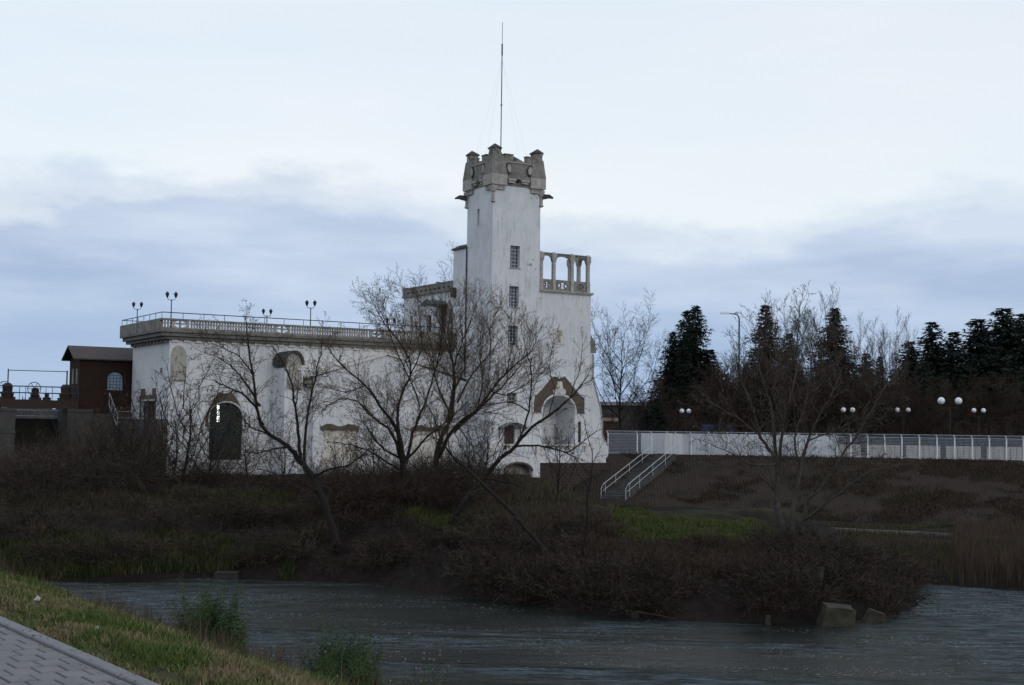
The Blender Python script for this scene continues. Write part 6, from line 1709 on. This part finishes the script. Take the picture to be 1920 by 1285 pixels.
Xq, Yq, hq = Xq[~gk], Yq[~gk], hq[~gk]
blades('reed_bed', Xq, Yq, hq, .014 + 0 * Xq, M_reed, 'dry brown reeds on the low right bank', .35, 27)
# scrub on the stone slope
n = 110000; Xq = rr0.uniform(9, 45, n); Yq = edge_y(Xq) - rr0.uniform(0, 14.5, n); cl = hnoise(Xq, Yq, .5, 2) + .6 * hnoise(Xq, Yq, 1.7, 9) + np.where(Xq > 22, .55, -.1); k = cl + rr0.normal(0, .35, n) > .5; Xq, Yq = Xq[k], Yq[k]
zq = np.maximum(TOP - (edge_y(Xq) - Yq) / 3.2, .15) + .04
M_scrub = leafmat('slope_scrub', [(0.018, 0.015, 0.010), (0.035, 0.026, 0.018), (0.055, 0.038, 0.025), (0.03, 0.032, 0.014)], .3)
blades('slope_scrub', Xq, Yq, rr0.uniform(.08, .35, len(Xq)), .025 + 0 * Xq, M_scrub, 'thin dry scrub growing over the stone slope', .9, 28, z=zq)

# fallen leaves on the paving and verge
fl_ = np.random.RandomState(77); n = 420; sL = fl_.uniform(-2.2, 2.6, n); lL = fl_.uniform(-1, 9, n); sL = np.where(fl_.rand(n) < .45, fl_.normal(-.08, .12, n), sL)
XL = EA.x + EN.x * sL + ED.x * lL; YL = EA.y + EN.y * sL + ED.y * lL; ZL = np.where(sL < .03, 5.325, H(XL, YL) + .05)
LL = [(x, y, z, fl_.uniform(.012, .028)) for x, y, z in zip(XL, YL, ZL)]
A4 = np.array(LL); q = fl_.uniform(0, 6.28, n); a = np.stack([np.cos(q), np.sin(q), fl_.normal(0, .15, n)], 1); b = np.stack([-np.sin(q), np.cos(q), fl_.normal(0, .25, n)], 1); sz = A4[:, 3:4]; c = A4[:, :3]
V = np.stack([c, c + a * sz * .5 + b * sz * .4, c + a * sz * 1.2, c + a * sz * .5 - b * sz * .4], 1).reshape(-1, 3)
tag(np_mesh('fallen_leaves', V, np.arange(4 * n).reshape(-1, 4), M_dryleaf), 'small dry leaves scattered over the paving and its edge', kind='stuff')
# --- leafy weeds by the camera
def weed(name, px, Y, ztop_px, wpx, nst, label, cat, seed, flowers=0, leafs=.07, colr=M_weed):
    rg = random.Random(seed); x = P(px, 1200, Y).x; z0 = hz_(x, Y) - .03; zt_ = P(px, ztop_px, Y).z; h = zt_ - z0; w = wpx / 2600 * Y
    e = empty(name, (x, Y, z0)); tag(e, label, cat); S = []; Lf = []; FL = MB()
    for i in range(nst):
        a = rg.uniform(0, 6.28); q = rg.random() ** .5; hh3 = h * (1 - .5 * q * rg.random()) * rg.uniform(.6, 1.0) if i else h
        p = Vector((math.cos(a) * q * w * .2, math.sin(a) * q * w * .2, 0)); tip = Vector((math.cos(a) * q * w * .5, math.sin(a) * q * w * .5, hh3)); n = 10; last = p
        for k in range(1, n + 1):
            f = k / n; c = p.lerp(tip, f) + Vector((rg.gauss(0, .008), rg.gauss(0, .008), 0)); S.append((*last, *c, .005 * (1.2 - f), .005 * (1.2 - (f + .1)) + .001))
            nl = 11
            for _ in range(nl):
                ll = leafs * 1.5 * (1.3 - 1.05 * f) * rg.uniform(.6, 1.2); d = Vector((rg.gauss(0, 1), rg.gauss(0, 1), rg.uniform(-.2, .9))).normalized()
                # pinnate leaf: midrib with small leaflets
                b0 = last.lerp(c, rg.random())
                for t in (.35, .65, 1.0):
                    Lf.append((b0 + d * ll * t, d, ll * .62))
            last = c
        if rg.random() < flowers: FL.lathe([(.003, -.008), (.008, -.002), (.010, .006), (.004, .010)], tuple(last), 7)
    V, F = seg_arrays(S, 3); tag(np_mesh('stems', V, F, colr, e), kind='stuff')
    C = np.array([list(a) for a, _, _ in Lf]); D = np.array([list(d) for _, d, _ in Lf]); s = np.array([q for _, _, q in Lf])[:, None]
    rn = np.random.RandomState(seed); D2 = D + rn.normal(size=D.shape) * .5; D2 /= np.linalg.norm(D2, axis=1, keepdims=True); Bn = np.cross(D2, rn.normal(size=D.shape)); Bn /= np.linalg.norm(Bn, axis=1, keepdims=True)
    V = np.stack([C, C + D2 * s * .5 + Bn * s * .15, C + D2 * s * 1.3, C + D2 * s * .5 - Bn * s * .15], 1).reshape(-1, 3)
    tag(np_mesh('leaves', V, np.arange(len(V)).reshape(-1, 4), colr, e), kind='stuff')
    if FL.v: tag(FL.build('flowers', M_flower, e), kind='stuff')
    return e
M_weeddry = leafmat('dry_weed', [(0.05, 0.03, 0.02), (0.09, 0.055, 0.035), (0.13, 0.09, 0.055)], 4)
weed('mugwort_plant', 392, 15.6, 1068, 150, 56, 'tall dark green weed on the bank, left of the two big weeds', 'plant', 61)
weed('mugwort_plant', 440, 16.6, 1135, 80, 12, 'lower spreading weed with a pink flower beside the left big weed', 'plant', 62, .25)
weed('mugwort_plant', 350, 16.0, 1150, 90, 16, 'low dark weed at the left foot of the left big weed', 'plant', 67)
weed('mugwort_plant', 640, 14.0, 1138, 175, 80, 'broad feathery green weed at the bottom of the view', 'plant', 63, .05)
weed('mugwort_plant', 650, 12.9, 1205, 150, 34, 'dense green weed cut by the bottom edge under the broad feathery weed', 'plant', 70, .03, .06)
weed('mugwort_plant', 388, 15.9, 1078, 40, 9, 'tall upright spires rising from the left big weed', 'plant', 71, 0)
weed('mugwort_plant', 690, 14.4, 1170, 60, 12, 'thin green weed stems right of the broad feathery weed', 'plant', 68, .1)
weed('thistle_plant', 815, 13.4, 1190, 120, 30, 'slender flowering weed with mauve heads at the bottom edge', 'plant', 64, .95, .045)
weed('thistle_plant', 765, 13.2, 1235, 70, 8, 'low weed with pale mauve heads left of the slender flowering weed', 'plant', 69, .8, .045)
weed('dry_weed', 238, 20.0, 1118, 60, 14, 'reddish dry weed standing against the water at the top of the near bank', 'plant', 65, 0, .06, M_weeddry)
weed('dry_weed', 500, 15.0, 1200, 110, 16, 'low dry weeds between the two green weeds', 'plant', 66, 0, .05, M_weeddry)

# litter
for px, py, Y, s, lab in ((70, 1137, 13.2, .036, 'crumpled white plastic scrap lying in the grass at the left'), (182, 1196, 11.6, .022, 'small white paper scrap in the grass near the path edge')):
    b = MB(); rg = random.Random(int(px)); x = P(px, py, Y).x; z = hz_(x, Y)
    prof_ = [(s * .3, 0), (s, s * .3), (s * .8, s * .8), (s * .3, s * 1.3)]; b.lathe(prof_, (0, 0, 0), 7); b.v = [(v[0] * rg.uniform(.6, 1.3), v[1] * rg.uniform(.6, 1.3), v[2] * rg.uniform(.7, 1.2)) for v in b.v]
    o = b.build('litter', M_litter); o.location = (x, Y, z + .03); tag(o, lab, 'litter')

M_wet = surf('wet_dark_rock', (0.012, 0.012, 0.010), (0.030, 0.029, 0.024), 2.5, 0.8, 0.7, 5, 0.0)
# concrete blocks and rocks by the water
def rock(px, py, Y, wx, dy_, hz2, lab, seed, tilt=0, name='stone_block', cat='stone block', rz=0., mt=None):
    rg = random.Random(seed); b = MB(); n = 3
    b.frustum((-wx / 2, wx / 2, -dy_ / 2, dy_ / 2), -.4, (-wx * .38, wx * .42, -dy_ * .4, dy_ * .4), hz2)
    me = b.mesh(name, mt or M_slab); import bmesh as bmm
    bm = bmm.new(); bm.from_mesh(me); bmm.ops.subdivide_edges(bm, edges=bm.edges[:], cuts=3, use_grid_fill=True)
    for v in bm.verts: v.co += Vector((rg.gauss(0, 1), rg.gauss(0, 1), rg.gauss(0, 1))) * min(wx, hz2) * .025
    bmm.ops.bevel(bm, geom=bm.edges[:], offset=.01, segments=1) if False else None
    bm.to_mesh(me); bm.free()
    o = bpy.data.objects.new(name, me); COL.objects.link(o); p = P(px, py, Y); o.location = (p.x, Y, p.z); o.rotation_euler = (rg.uniform(-.1, .1), tilt, rz); return tag(o, lab, cat)
rock(1568, 1168, 51.3, 1.3, 1.0, .62, 'largest pale broken concrete block at the waterline of the island tip', 1, .12)
rock(1640, 1162, 52.0, .75, .7, .32, 'smaller pale concrete block right of the largest block', 2, .35)
rock(1440, 1165, 51.2, .18, .3, .2, 'little pale stone on the island shore left of the blocks', 3)
rock(1190, 1160, 52.5, .35, .3, .2, 'flat stone lying by the island shore below the sapling', 6)
rock(430, 1042, 66.5, 1.2, 1.0, .15, 'upper flat rock on the left shore under the leaning tree', 4, mt=M_wet)
rock(425, 1079, 64.3, 1.3, .9, .16, 'lower rounded rock at the left shore waterline', 5, mt=M_wet)
rock(345, 1040, 67.0, .9, .8, .15, 'small flat rock left of the upper flat rock', 7, mt=M_wet)
b = MB(); b.box(-.05, .05, -.6, .6, -.6, .75); o = b.build('concrete_slab', M_slab); p = P(1526, 1098, 54.2); o.location = p; o.rotation_euler = (0, .18, .2); tag(o, 'thin upright broken slab above the largest block', 'slab')
b = MB(); b.box(-1.35, 1.35, -.1, .1, -.5, .45); o = b.build('retaining_slab', M_concrete); p = P(1480, 1092, 54.8); o.location = p; o.rotation_euler = (.25, -.05, .1); tag(o, 'dark leaning concrete slab on the island slope left of the upright slab', 'slab')
# driftwood along the shore
for i, (x0, y0, x1, y1, lab) in enumerate([(1190, 1147, 1290, 1168, 'pale driftwood pole floating below the brambles'), (1085, 1124, 1165, 1140, 'bent pale stick on the brambles by the shore'), (770, 1062, 778, 1100, 'short pale stick standing at the waterline')]):
    Ya = shoreY((x0 + x1) / 2) + (-.3 if i in (0,) else 1.0); a = P(x0, y0, Ya); c = P(x1, y1, Ya - .2); m = a.lerp(c, .5) + Vector((0, 0, .05))
    b = MB(); b.tube([a, m, c], [.03, .025, .012], 5); tag(b.build('driftwood', M_barkw), lab, 'driftwood')
print('segments', CNT, 'conifer tris', [c[2] for c in cps], 'bush', [len(b) for b in bushes])
